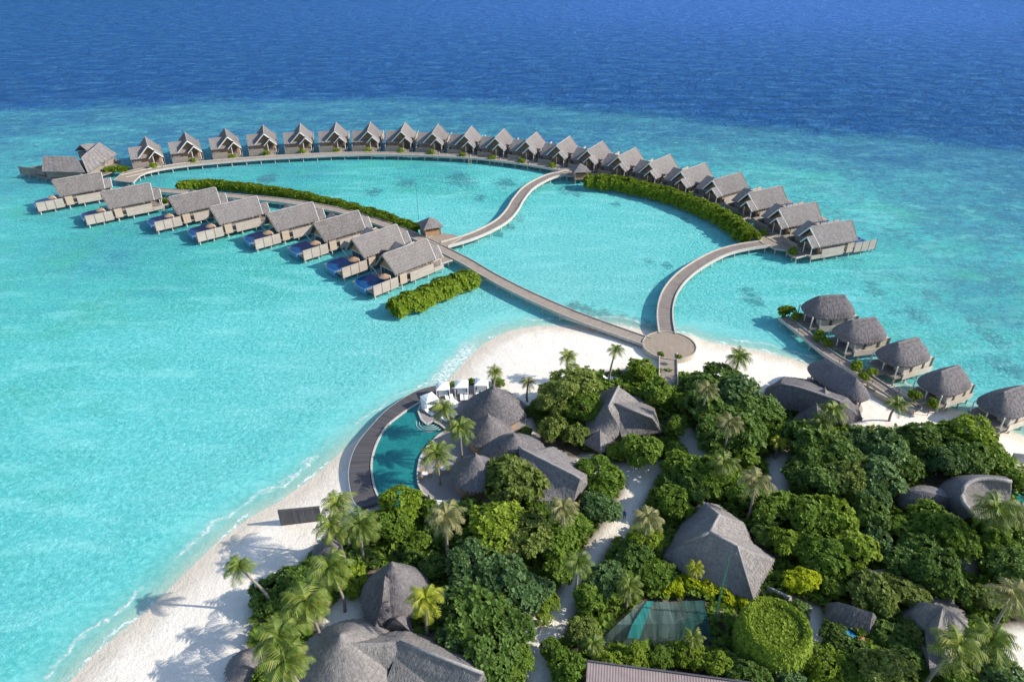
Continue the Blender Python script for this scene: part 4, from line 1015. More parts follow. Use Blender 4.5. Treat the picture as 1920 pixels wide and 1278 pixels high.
# tall cone with long skirt, and the big dome in front
t,o=house('thatched_house','tall bell-shaped thatched house with a long trailing skirt roof',(735,1110))
c=cone_roof(t,o,Z(735,1054,8.6),4.3,8.6,3.2,'thatch_dark',44,seed=60,flare=-.1)
k0,k1,k2=Z(722,1078,8.0),Z(716,1130,5.8),Z(703,1174,4.2)
poly_roof('roof',[[k0,k1,Z(684,1160,2.6),Z(682,1115,3.0)],[k1,k2,Z(676,1186,2.4),Z(684,1160,2.6)],[k0,Z(770,1120,3.0),Z(745,1165,2.6),k1],[k1,Z(745,1165,2.6),Z(712,1186,2.4),k2],[k2,Z(712,1186,2.4),Z(676,1186,2.4)]],t,'thatch_dark',o,seed=61)
poly_roof('roof',[[Z(742,1158,4.8),Z(772,1186,2.4),Z(715,1186,2.4)],[Z(742,1158,4.8),Z(768,1150,2.4),Z(772,1186,2.4)],[Z(742,1158,4.8),Z(715,1186,2.4),Z(722,1158,2.6)],[Z(742,1158,4.8),Z(722,1158,2.6),Z(768,1150,2.4)]],t,'thatch_dark',o,seed=62)
MB().lathe([(3.3,0),(3.3,2.6)],24,(c.x,c.y)).build('walls',M['woven'],t)
t,o=house('thatched_house','broad thatched dome joined to a long hall at the bottom edge',(690,1240))
c=cone_roof(t,o,Z(638,1190,8.4),6.0,8.4,3.0,'thatch_pale',48,seed=63,flare=-.16)
g0,g1,g2=Z(655,1205,7.6),Z(748,1203,6.4),Z(905,1262,6.2)
poly_roof('roof',[[g0,g1,Z(742,1230,5.0),Z(698,1290,2.4)],[g1,g2,Z(860,1330,2.6),Z(712,1300,2.6),Z(742,1230,5.0)],[g2,Z(925,1300,2.6),Z(860,1330,2.6)],[g0,Z(690,1186,3.4),Z(765,1182,3.2),g1],[g1,Z(765,1182,3.2),Z(915,1232,3.0),g2],[g2,Z(915,1232,3.0),Z(925,1300,2.6)]],t,'thatch_pale',o,seed=64,cuts=4)
hr0,hr1=Z(700,1246,5.2),Z(835,1274,5.6)
ridge_tube(t,o,[g1,g2],.2)
MB().lathe([(4.9,0),(4.9,2.4)],24,(c.x,c.y)).build('walls',M['woven'],t); walls_under([Z(698,1280,2.4),Z(860,1320,2.6),Z(915,1240,3),Z(765,1190,3)],0,2.8,t,o,'wood_grey',.85)
for px,r,h,lab,nm in (((612,1012),2.3,4.4,'round grey thatched shelter on the beach below the dark screen wall','beach_shelter'),((455,1224),2.3,4.4,'round grey thatched shelter on the beach at the bottom edge','beach_shelter')):
    p=Z(*px,h); g=ground_z(p.x,p.y); t=empty(nm,(p.x,p.y,g),0,lab,'shelter','round thatched beach shelters')
    q=Vector((p.x,p.y,0)); cone_roof(t,q+Vector((0,0,g)),p,r,h,2.1,'thatch_dark',28,seed=70,flare=-.12,amp=.05)
    MB().tube([(0,0,0),(0,0,h-.3-g)],.12,8).build('pole',M['wood_grey'],t)
# roofs glimpsed through the canopy at right
t,o=house('thatched_house','small grey thatched roof peeping out between the trees',(1625,1085))
q=Z(1626,1066,5.6); poly_roof('roof',[[q,Z(1632,1066,5.5),Z(1640,1092,3),Z(1598,1090,3)],[Z(1632,1066,5.5),Z(1668,1084,3),Z(1640,1092,3)],[q,Z(1598,1090,3),Z(1600,1070,3)],[q,Z(1600,1070,3),Z(1660,1066,3),Z(1668,1084,3),Z(1632,1066,5.5)]],t,'thatch_pale',o,seed=71)
walls_under([Z(1605,1088,3),Z(1640,1090,3),Z(1660,1082,3),Z(1610,1072,3)],0,3,t,o,'wood_grey',.8)
t,o=house('thatched_house','hipped grey thatched house behind two palms in the right corner',(1770,1180))
p0,p1=Z(1742,1130,6.6),Z(1768,1137,6.8); p2=Z(1758,1180,6.2)
poly_roof('roof',[[p0,p1,p2,Z(1735,1178,4.2),Z(1690,1155,2.8)],[p1,Z(1814,1164,2.8),Z(1800,1196,2.8),p2],[p2,Z(1800,1196,2.8),Z(1785,1262,2.6),Z(1745,1262,2.6),Z(1735,1178,4.2)],[p0,Z(1690,1155,2.8),Z(1710,1124,2.8)],[p0,Z(1710,1124,2.8),Z(1785,1124,2.8),Z(1814,1164,2.8),p1]],t,'thatch_pale',o,seed=72,cuts=4)
walls_under([Z(1700,1155,2.8),Z(1740,1250,2.8),Z(1785,1250,2.8),Z(1808,1165,2.8),Z(1720,1128,2.8)],0,2.8,t,o,'wood_grey',.85)
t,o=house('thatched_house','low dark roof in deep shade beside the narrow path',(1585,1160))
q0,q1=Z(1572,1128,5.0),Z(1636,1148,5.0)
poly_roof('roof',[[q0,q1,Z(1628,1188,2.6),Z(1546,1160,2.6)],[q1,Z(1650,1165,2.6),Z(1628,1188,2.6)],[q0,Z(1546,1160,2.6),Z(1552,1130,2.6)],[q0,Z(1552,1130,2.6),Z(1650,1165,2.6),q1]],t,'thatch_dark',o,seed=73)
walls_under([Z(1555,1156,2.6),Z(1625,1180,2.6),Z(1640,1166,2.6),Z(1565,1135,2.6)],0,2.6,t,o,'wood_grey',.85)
# blue and orange tarpaulin lean-to
t,o=house('tarpaulin_shelter','low lean-to with blue and orange sheets under the dark trees','shelter') if False else (empty('tarpaulin_shelter',at(1600,1195,1.2),0,'low lean-to of blue and orange sheets in the shade by the dark roof','shelter'),at(1600,1195,1.2))
M['tarp_blue']=mat_noise('blue_sheet',(.02,.20,.42,1),(.04,.30,.55,1),2,.6); M['tarp_orange']=mat_noise('orange_sheet',(.40,.17,.10,1),(.5,.24,.15,1),2,.6)
for nm,mt,px in (('blue_sheet','tarp_blue',[(1573,1168),(1603,1188),(1612,1202),(1585,1186)]),('orange_sheet','tarp_orange',[(1605,1189),(1628,1196),(1630,1208),(1614,1203)])):
    q=[at(x,y,2.4)-o for x,y in px]; mb=MB(); mb.prism([(v_.x,v_.y) for v_ in q],1.15,1.2); mb.build(nm,M[mt],t)
for px in ((1580,1175),(1625,1202)): q=at(*px,2.4)-o; MB().tube([(q.x,q.y,0),(q.x,q.y,1.15)],.05,6).build('post',M['wood_grey'],t)

# green shade-net nursery
m=NT('shade_net'); v=m.coord('Object'); st_=m.noise(m.coord('Object',(1.6,.12,.12)),1.3,4,.6); 
def netmat(c0,c1,al):
    m=NT('shade_net'); st_=m.noise(m.coord('Object',(1.8,.15,.15)),1.3,4,.6); p=m.principled(m.ramp(st_,[(.35,c0),(.7,c1)]),.8,.1)
    tr=m.n('ShaderNodeBsdfTransparent'); mx=m.n('ShaderNodeMixShader'); m.l(m.math('MULTIPLY_ADD',st_,.35,al-.15),mx.inputs[0]); m.l(tr.outputs[0],mx.inputs[1]); m.l(p,mx.inputs[2]); return m.done(mx.outputs[0])
M['net']=netmat((.03,.075,.065,1),(.13,.19,.165,1),.7); M['net_teal']=netmat((.015,.15,.135,1),(.05,.28,.25,1),.8); M['net_dark']=netmat((.012,.05,.045,1),(.04,.11,.10,1),.75)
o=at(1230,1160,1.2); t=empty('shade_net_nursery',o,0,'nursery covered by green shade nets with one bright teal strip','nursery')
def sheet(nm,mt,px,cols=10,rows=6,sag=.25):
    a,b,c,d=[at(x,y,z) for x,y,z in px]; mb=MB()
    for j in range(rows+1):
        for i in range(cols+1):
            u=i/cols; w_=j/rows; p=a.lerp(b,u).lerp(d.lerp(c,u),w_)-o; p.z-=sag*math.sin(math.pi*w_)*abs(math.sin(math.pi*u*3)); mb.v.append(p)
    for j in range(rows):
        for i in range(cols): k=j*(cols+1)+i; mb.f.append((k,k+1,k+cols+2,k+cols+1))
    return mb.build(nm,M[mt],t,smooth=True)
sheet('net','net',[(1204,1127,3.2),(1276,1128,3.2),(1284,1168,3.8),(1156,1170,3.8)]); sheet('net','net_dark',[(1276,1126,3.22),(1321,1125,3.2),(1328,1160,3.6),(1284,1167,3.8)],6)
sheet('net','net',[(1156,1170,3.78),(1284,1168,3.78),(1268,1214,1.6),(1121,1204,1.4)]); sheet('net','net_dark',[(1285,1167,3.79),(1328,1161,3.59),(1334,1200,1.8),(1270,1214,1.6)],6)
sheet('net','net_teal',[(1213,1126,3.34),(1226,1126,3.34),(1208,1170,3.94),(1185,1170,3.94)],4,6,.05); sheet('net','net_teal',[(1185,1170,3.94),(1208,1170,3.94),(1199,1197,2.75),(1176,1195,2.75)],4,6,.05)
for px in ((1156,1170),(1205,1170),(1245,1169),(1284,1168),(1328,1161)): q=at(*px,3.8)-o; MB().tube([(q.x,q.y,-.2),(q.x,q.y,2.5)],.05,6).build('post',M['metal_dark'],t)
# corrugated roof shed
def corr(o,a,b,down,n=70):
    mb=MB(); th=.06
    for k in range(n*2+1):
        s=k/(n*2); p=a.lerp(b,s)-o; z=.03*(1 if k%2 else 0)
        for q in (p,p+down): mb.v.append((q.x,q.y,q.z+z))
    N=len(mb.v)
    for v_ in list(mb.v[:N]): mb.v.append((v_[0],v_[1],v_[2]-th))
    for k in range(n*2):
        i=2*k; mb.f.append((i,i+2,i+3,i+1)); mb.f.append((N+i+1,N+i+3,N+i+2,N+i)); mb.f.append((i+2,i,N+i,N+i+2)); mb.f.append((i+1,i+3,N+i+3,N+i+1))
    mb.f.append((0,1,N+1,N)); e=4*n; mb.f.append((e+1,e,N+e,N+e+1)); return mb
M['corr']=mat_noise('pink_brown_sheet_metal',(.22,.17,.165,1),(.29,.225,.215,1),.8,.5,.4,.05)
a=at(1101,1240,4.6); b=at(1480,1291,4.6); o=at(1250,1290,1.2); t=empty('corrugated_shed',o,0,'shed with a pinkish corrugated metal roof at the bottom edge','shed')
dirn=(b-a).normalized(); down=Vector((dirn.y,-dirn.x,0))*8+Vector((0,0,-1.1))
corr(o,a,b,down).build('roof',M['corr'],t)
MB().bar(a-o+Vector((0,.05,.05)),b-o+Vector((0,.05,.05)),.2,.3).build('ridge_flashing',M['metal_dark'],t)
w1=[a-o+dirn*.4+down*.05,b-o-dirn*.4+down*.05,b-o-dirn*.4+down*.95,a-o+dirn*.4+down*.95]
MB().prism([(q.x,q.y) for q in w1],-.2,2.2).build('walls',M['concrete'],t)
# guyed antenna beside the house
p=at(1337,1172,1.2); t=empty('antenna_mast',p,0,'tall thin green lattice antenna in front of the large hipped house','mast')
mb=MB()
for k in range(3):
    an=R(120*k); mb.tube([(.14*math.cos(an),.14*math.sin(an),0),(.10*math.cos(an),.10*math.sin(an),8),(0.02,0,13)],[.035,.03,.02],5)
for k in range(26):
    an=R(120*k); mb.bar((.13*math.cos(an),.13*math.sin(an),.3*k),(.13*math.cos(an+2.1),.13*math.sin(an+2.1),.3*k+.3),.025)
mb.build('lattice',M['green_paint'],t)
# screen wall across the beach
a,b=at(527,985,.6),at(604,975,.9); t=empty('timber_screen',a,0,'dark slatted timber screen wall standing across the beach','wall')
d=b-a; n=28; mb=MB()
for k in range(n):
    p=d*(k/n); q=d*((k+.85)/n); zb=-.7; 
    mb.hexa([(p.x,p.y-.05,zb),(q.x,q.y-.05,zb),(q.x,q.y+.05,zb),(p.x,p.y+.05,zb),(p.x,p.y-.05,2.9),(q.x,q.y-.05,2.9),(q.x,q.y+.05,2.9),(p.x,p.y+.05,2.9)])
mb.build('slats',M['wood_slate'],t); MB().bar((0,.13,2.95),(d.x,d.y+.13,2.95),.2,.1).build('cap_rail',M['wood_slate'],t)
MB().bar((0,.13,.6),(d.x,d.y+.13,.6),.1,.12).build('rail',M['wood_slate'],t)
# walls
def low_wall(px,h,label,mat='concrete',th=.25,z0=None):
    P=[at(x,y,1.2) for x,y in px]; t=empty('garden_wall',P[0],0,label,'wall'); mb=MB()
    for p,q in zip(P,P[1:]): mb.bar(p-P[0]+Vector((0,0,h/2-.2)),q-P[0]+Vector((0,0,h/2-.2)),th,h+.4)
    mb.build('masonry',M[mat],t); return t
low_wall([(1895,862),(1960,868)],1.5,'pale retaining wall beside the beach at the right edge')
low_wall([(1468,818),(1500,828)],1.4,'short pale garden wall in front of the dark thatched house')
low_wall([(1436,1108),(1480,1128),(1478,1136),(1520,1150)],1.0,'stepped grey garden wall right of the large hipped house')
low_wall([(1640,738),(1690,766)],.7,'low stone edge wall along the narrow spa jetty','stone',.4)
# ================================================================== plants
def leaf_quads(C,N,L,W,rs,droop=0.0,fold=True):
    """one pointed leaf (two triangles as a quad) per centre C, lying roughly across direction N"""
    n=len(C); t=rs.normal(size=(n,3)); t-=(t*N).sum(1)[:,None]*N; t/=np.linalg.norm(t,axis=1)[:,None]+1e-9
    b=np.cross(N,t); L=np.asarray(L)[:,None] if np.ndim(L) else L; W=np.asarray(W)[:,None] if np.ndim(W) else W
    tip=C+t*L-N*(droop*L); V=np.stack([C-t*L*.15,C+t*L*.45+b*W,tip,C+t*L*.45-b*W],1)
    return V.reshape(-1,3)
def quads(nv): return np.arange(nv).reshape(-1,4)
def rosettes(C,N,k,L,W,rs,spread=.8,jit=.0):
    """k leaves fanned round each sprig"""
    n=len(C); out=[]; SZ_=np.exp(rs.normal(0,.32,n)).clip(.45,1.7)
    a0=rs.uniform(0,6.28,n); h=np.where(np.abs(N[:,2:3])<.9,np.array([[0,0,1.]]),np.array([[1.,0,0]])); u=np.cross(N,h); u/=np.linalg.norm(u,axis=1)[:,None]; v=np.cross(N,u)
    for j in range(k):
        a=a0+6.283*j/k+rs.normal(0,.25,n); d=u*np.cos(a)[:,None]+v*np.sin(a)[:,None]
        t=d*spread+N*(rs.uniform(.1,.75,n))[:,None]; t/=np.linalg.norm(t,axis=1)[:,None]
        b=np.cross(t,N); b/=np.linalg.norm(b,axis=1)[:,None]+1e-9
        l=(L*SZ_*rs.uniform(.8,1.2,n))[:,None]; w=W*l/L; c=C+rs.normal(0,1,(n,3))*jit
        out.append(np.stack([c,c+t*l*.5+b*w,c+t*l-np.array([0,0,1.])*l*.12,c+t*l*.5-b*w],1))
    return np.concatenate(out).reshape(-1,3)
def crown_points(rs,nl,flat,n,inner,R_=5.0,lobe=(.34,.52),ground=False,zmin=-.35):
    """points and outward directions on a cluster of lobes that make an uneven crown"""
    cs=[]; k=0
    while len(cs)<nl:
        d=rs.normal(size=3); d/=np.linalg.norm(d)
        if d[2]<zmin: continue
        f=rs.uniform(.42,.72); r=rs.uniform(*lobe); cs.append((d[0]*f,d[1]*f,d[2]*f*flat,r))
    cs.append((0,0,.1,.5)); cs=np.array(cs)
    C=[];N=[]
    m=n*3
    i=rs.choice(len(cs),m,p=cs[:,3]**2/(cs[:,3]**2).sum()); d=rs.normal(size=(m,3)); d/=np.linalg.norm(d,axis=1)[:,None]
    rr=cs[i,3]*np.where(rs.uniform(size=m)<inner,rs.uniform(.5,.92,m),rs.uniform(.92,1.08,m))
    P=cs[i,:3]+d*np.array([1,1,.82])*rr[:,None]
    # drop what lies deep inside another lobe and most of the underside
    ok=np.ones(m,bool)
    for c in cs: ok&=~((((P-c[:3])/np.array([1,1,.82]))**2).sum(1)<(c[3]*.80)**2)
    ok&=(d[:,2]>-.45)|(rs.uniform(size=m)<.25)
    from mathutils import noise as mn
    nz=np.array([mn.noise(Vector(p)*3.1+Vector((len(cs),nl,0))) for p in P]); n2=np.array([mn.noise(Vector(p)*7.0) for p in P])
    ok&=~((nz<-.18)&(rs.uniform(size=m)<.85))
    P=P*(1+.18*nz+.11*n2+rs.normal(0,.03,m))[:,None]
    P=P[ok][:n]; d=d[ok][:n]
    nn=d*.75+np.array([0,0,.45])+rs.normal(0,.22,d.shape); nn/=np.linalg.norm(nn,axis=1)[:,None]
    return P*R_,nn,cs*R_
def tree_trunk(cs,rs,base,R_=5.0,thick=.3):
    mb=MB(); mb.tube([(0,0,-base-.6),(.15,.1,-base*.5),(0,0,-base*.1)],[thick*1.25,thick*.9,thick*.75],8)
    for c in cs[:6]: mb.tube([(0,0,-base*.35),(c[0]*.4,c[1]*.4,c[2]*.3-base*.02),(c[0]*.85,c[1]*.85,c[2]*.8)],[thick*.6,thick*.42,thick*.15],6)
    return mb.mesh('trunk_mesh')
TREEV={}
def make_variants(kind,count,nl,flat,n,inner,k,L,W,base,lobe,seed,spread=.8,thick=.3,zmin=-.35):
    out=[]
    for q in range(count):
        rs=np.random.RandomState(seed+q); P,N,cs=crown_points(rs,nl+rs.randint(-2,3),flat,n,inner,lobe=lobe,zmin=zmin)
        V=rosettes(P,N,k,L,W,rs,spread); me=mesh_np('crown_mesh',V,quads(len(V))); me.materials.append(M['leaf_mid'])
        tm=tree_trunk(cs,rs,base,thick=thick); tm.materials.append(M['trunk']); out.append((me,tm,base))
    TREEV[kind]=out
make_variants('broad',6,19,.62,1900,.3,6,.52,.165,4.6,(.16,.42),100)
make_variants('fine',4,20,.70,2300,.35,6,.38,.09,4.8,(.17,.36),200,.7)
make_variants('open',3,12,.65,620,.25,6,.62,.2,4.8,(.18,.32),300,.8,.24)
make_variants('bush',4,13,.60,1500,.25,6,.52,.17,2.3,(.22,.46),400)
make_variants('shrub',4,8,.62,330,.25,6,1.05,.34,2.4,(.36,.52),500)
_tv_i={}
def tree(name,label,px,py,rpx,kind,mat,zc=None,cat='tree',group=None,sz=1.0):
    Rm=rpx/pxm(py); vs=TREEV[kind]; _tv_i[kind]=_tv_i.get(kind,0)+1; me,tm,base=vs[_tv_i[kind]%len(vs)]
    s=Rm/5.0*1.07; h=base*s if zc is None else zc
    p=at(px,py,h+1.0); g=ground_z(p.x,p.y); p=at(px,py,h+g)
    t=empty(name,(p.x,p.y,g),rng.uniform(0,6.28),label,cat,group)
    c=link('crown',me,None,t,(0,0,h)); c.scale=(s*rng.uniform(.88,1.14),s*rng.uniform(.88,1.14),s*rng.uniform(.85,1.12))
    c.material_slots[0].link='OBJECT'; c.material_slots[0].material=M[mat]
    k=link('trunk',tm,None,t,(0,0,h)); k.scale=(s,s,h/base)
    return t
# --- palms
def frond_mesh(rs,nf=20,Lf=3.4,pairs=15,wid=.085,young=.3):
    Vs=[];F=[]; 
    for f in range(nf):
        az=f*2.39996+rs.normal(0,.15); up=math.radians(78-95*(f/nf)**.8*(1 if young<.5 else .7)+rs.normal(0,6)); L=Lf*rs.uniform(.82,1.08)*(1 if f>3 else .8)
        d=np.array([math.cos(az),math.sin(az),0]); pts=[]; p=np.array([0,0,.05]); a=up; S=12
        for s in range(S+1):
            pts.append(p.copy()); p=p+(d*math.cos(a)+np.array([0,0,1.])*math.sin(a))*L/S; a-=math.radians(rs.uniform(6.5,9.5)*(0.6+s/S))
        pts=np.array(pts); side=np.array([-d[1],d[0],0]); tw=rs.normal(0,.25)
        for s in range(S):
            w0=.05*(1-s/S)+.012; w1=.05*(1-(s+1)/S)+.012; Vs+= [pts[s]-side*w0,pts[s]+side*w0,pts[s+1]+side*w1,pts[s+1]-side*w1]
        for j in range(pairs):
            u=(j+1.2)/(pairs+.8)*S; i=min(S-1,int(u)); q=pts[i]+(pts[i+1]-pts[i])*(u-i); tan=pts[i+1]-pts[i]; tan/=np.linalg.norm(tan)
            ll=Lf*.30*math.sin(math.pi*min(1,(.18+.80*u/S)))**.7*rs.uniform(.85,1.1)
            nrm=np.cross(side,tan)
            for sg in (-1,1):
                dd=side*sg*.85+tan*.55-nrm*(-.18+0)*0+np.array([0,0,-1.])*(.30+.35*rs.uniform())+side*tw*.2; dd/=np.linalg.norm(dd); w=tan*wid*(ll/1.0)**.3
                e=q+dd*ll+np.array([0,0,-.12])*ll
                Vs+=[q-w,q+w,e+w*.25,e-w*.25]
    V=np.array(Vs); return mesh_np('palm_crown_mesh',V,quads(len(V)))
PALMC=[frond_mesh(np.random.RandomState(900+q),nf) for q,nf in enumerate((22,19,24,17))]
for me in PALMC: me.materials.append(M['palm'])
def palm(label,px,py,h,r,mat='palm',lean=(0,0),base=None,group=None,name='palm_tree',nuts=True):
    """crown centre seen at px,py, h metres above the ground"""
    p=at(px,py,h+1.1)
    if base is not None: b=at(*base,1.1); b.z=ground_z(b.x,b.y)
    else: b=Vector((p.x-lean[0],p.y-lean[1],0)); b.z=ground_z(b.x,b.y)
    p=at(px,py,h+b.z); t=empty(name,b,0,label,'palm',group)
    top=p-b; k=rng.randrange(4)
    mid=Vector((top.x*.35,top.y*.35,top.z*.55)); bend=Vector((rng.uniform(-.25,.25),rng.uniform(-.25,.25),0))
    P=catmull([Vector((0,0,-.5)),Vector((top.x*.10,top.y*.10,top.z*.25))+bend,mid+bend*.6,top],.5); n=len(P)
    MB().tube(P,[.24-.12*(i/(n-1)) for i in range(n)],8).build('trunk',M['palm_trunk'],t,smooth=True)
    c=link('crown',PALMC[k],None,t,top); s=r/3.2; c.scale=(s,s,s); c.rotation_euler=(0,0,rng.uniform(0,6.28))
    c.material_slots[0].link='OBJECT'; c.material_slots[0].material=M[mat]
    return t
# --- hedges
def hedge(label,px,width,height,z0=0.0,mat='leaf_hedge',dens=13.0,name='hedge',stems=False):
    P=catmull([at(x,y,z0+height*.5) for x,y in px],.6); rs=np.random.RandomState(len(px)*7+int(width*10)); n=len(P); o=Vector((P[0].x,P[0].y,z0))
    X=np.array([(p.x-o.x,p.y-o.y) for p in P]); L=n*.6
    T=np.gradient(X,axis=0); T/=np.linalg.norm(T,axis=1)[:,None]; S=np.stack([-T[:,1],T[:,0]],1)
    m=int(L*(width+2*height)*dens)
    u=rs.uniform(-.6,n-.4,m); i=np.clip(u.astype(int),0,n-2); f=(u-i)[:,None]
    C0=X[i]*(1-f)+X[i+1]*f; sd=S[i]; th=rs.uniform(-.25,math.pi+.25,m)
    from mathutils import noise as mn; lm=np.array([.97+.34*mn.noise(Vector((uu*.28,tt*1.1,width)))+.16*mn.noise(Vector((uu*.9,tt*2.2,7))) for uu,tt in zip(u,th)])+rs.normal(0,.06,m)
    endf=np.clip(np.minimum(u+1.0,n-u)/2.5,.25,1)**.5; deep_=np.where(rs.uniform(size=m)<.25,rs.uniform(.65,.95,m),1.0)
    rx=np.cos(th)*width/2*lm*endf*deep_; rz=np.abs(np.sin(th))**.8*np.sign(np.sin(th))*height*.55*lm*endf*deep_+height*.45
    Pn=np.stack([C0[:,0]+sd[:,0]*rx,C0[:,1]+sd[:,1]*rx,rz],1)
    N=np.stack([sd[:,0]*np.cos(th),sd[:,1]*np.cos(th),np.maximum(.15,np.sin(th))+.3],1); N/=np.linalg.norm(N,axis=1)[:,None]
    V=rosettes(Pn,N,5,.44,.16,rs,.8)
    t=empty(name,o,0,label,'hedge'); me=mesh_np('hedge_foliage',V,quads(len(V))); link('foliage',me,M[mat],t)
    mb=MB(); step=6
    for k in range(2,n-2,step):
        q=P[k]-o; mb2=MB(); mb2.tube([(q.x,q.y,-z0-1.2),(q.x+.1,q.y,height*.35),(q.x,q.y+.1,height*.75)],[.12,.09,.04],6)
        if (k-2)//step<60: mb2.build('stem',M['trunk'],t)
    return t
hedge('long low hedge growing out of the lagoon along the left jetty',[(334,351),(360,347),(385,346),(430,349),(467,354),(510,359),(550,366),(592,375),(633,385),(665,393),(700,403),(735,414),(768,426),(784,432)],3.4,2.9,0)
hedge('tall thick hedge between the lagoon and the outer boardwalk, ending in a rounded tip',[(1098,341),(1130,343),(1160,346),(1200,354),(1230,361),(1256,368),(1285,378),(1313,390),(1345,404),(1372,420),(1392,436),(1412,450)],5.2,4.4,0)
hedge('short thick island hedge standing in the water left of the jetty',[(733,580),(755,573),(790,559),(825,544),(858,531),(890,521)],5.6,3.7,0)
hedge('small clipped hedge beside the fan-shaped platform',[(198,318),(215,317),(240,317)],2.6,1.5,1.6)
for k,(i,lab) in enumerate([(1,'second'),(2,'third'),(4,'fifth'),(5,'sixth')]):
    p,rz=LEFT_POSE[i]; M3=Matrix.Rotation(rz,3,'Z'); a=Vector((p.x,p.y,0))+M3@Vector((2.8,.8,0)); b=Vector((p.x,p.y,0))+M3@Vector((6.3,1.2,0))
    def topx(v_):   # back to survey coordinates
        d=v_-Vector((0,0,CAM_H)); f=Vector((0,cp,-sp)); u=Vector((0,sp,cp)); return (960+FPX*d.x/d.dot(f),639-FPX*d.dot(u)/d.dot(f))
    hedge(f'low planter hedge by the entrance bridge of the {lab} left row villa',[topx(a),topx((a+b)/2),topx(b)],1.5,1.2,1.4,name='planter_hedge')
# entrance shrubs of the outer arc villas
for i,(p,rz) in enumerate(ARC_POSE):
    q=Vector((p.x,p.y,1.5))+Matrix.Rotation(rz,3,'Z')@Vector((1.9,.9,0)); vs=TREEV['shrub']; me,tm,base=vs[i%4]
    t=empty('entrance_shrub',q,rng.uniform(0,6),f'green shrub by the entrance bridge of the {ORD[i]} outer arc villa','shrub','shrubs at the outer arc entrances')
    s=.26; c=link('crown',me,None,t,(0,0,base*s)); c.scale=(s,)*3; c.material_slots[0].link='OBJECT'; c.material_slots[0].material=M['leaf_light']
    c=link('stem',tm,None,t,(0,0,base*s)); c.scale=(s,)*3
# clipped round topiary
def drum():
    c=at(1451,1188,4.6); g=1.2; t=empty('round_clipped_hedge',(c.x,c.y,g),0,'big round clipped hedge like a bowl with a sunken flat top','hedge'); rs=np.random.RandomState(5)
    m=5200; a=rs.uniform(0,6.283,m); z=rs.uniform(.3,5.0,m); r=3.55+.5*np.sin(np.clip((5.0-z)/4.2,0,1)*2.6)+rs.normal(0,.06,m)
    P1=np.stack([r*np.cos(a),r*np.sin(a),z],1); N1=np.stack([np.cos(a),np.sin(a),np.full(m,.5)],1)
    m2=3600; a=rs.uniform(0,6.283,m2); rr=3.1*np.sqrt(rs.uniform(size=m2)); P2=np.stack([rr*np.cos(a),rr*np.sin(a),4.64+rs.normal(0,.06,m2)],1); N2=np.stack([rs.normal(0,.2,m2),rs.normal(0,.2,m2),np.ones(m2)],1)
    m3=1300; a=rs.uniform(0,6.283,m3); q=rs.uniform(0,3.14,m3); rr=3.35+.26*np.cos(q); P3=np.stack([rr*np.cos(a),rr*np.sin(a),4.95+.22*np.sin(q)],1); N3=np.stack([np.cos(a)*np.cos(q),np.sin(a)*np.cos(q),np.sin(q)+.2],1)
    P=np.concatenate([P1,P2,P3]); N=np.concatenate([N1,N2,N3]); N/=np.linalg.norm(N,axis=1)[:,None]
    V=rosettes(P,N,5,.27,.08,rs,.7); link('foliage',mesh_np('round_foliage',V,quads(len(V))),M['leaf_light'],t)
    MB().lathe([(3.2,0),(3.65,2),(3.25,4.3)],32).build('frame',M['trunk'],t)
drum()

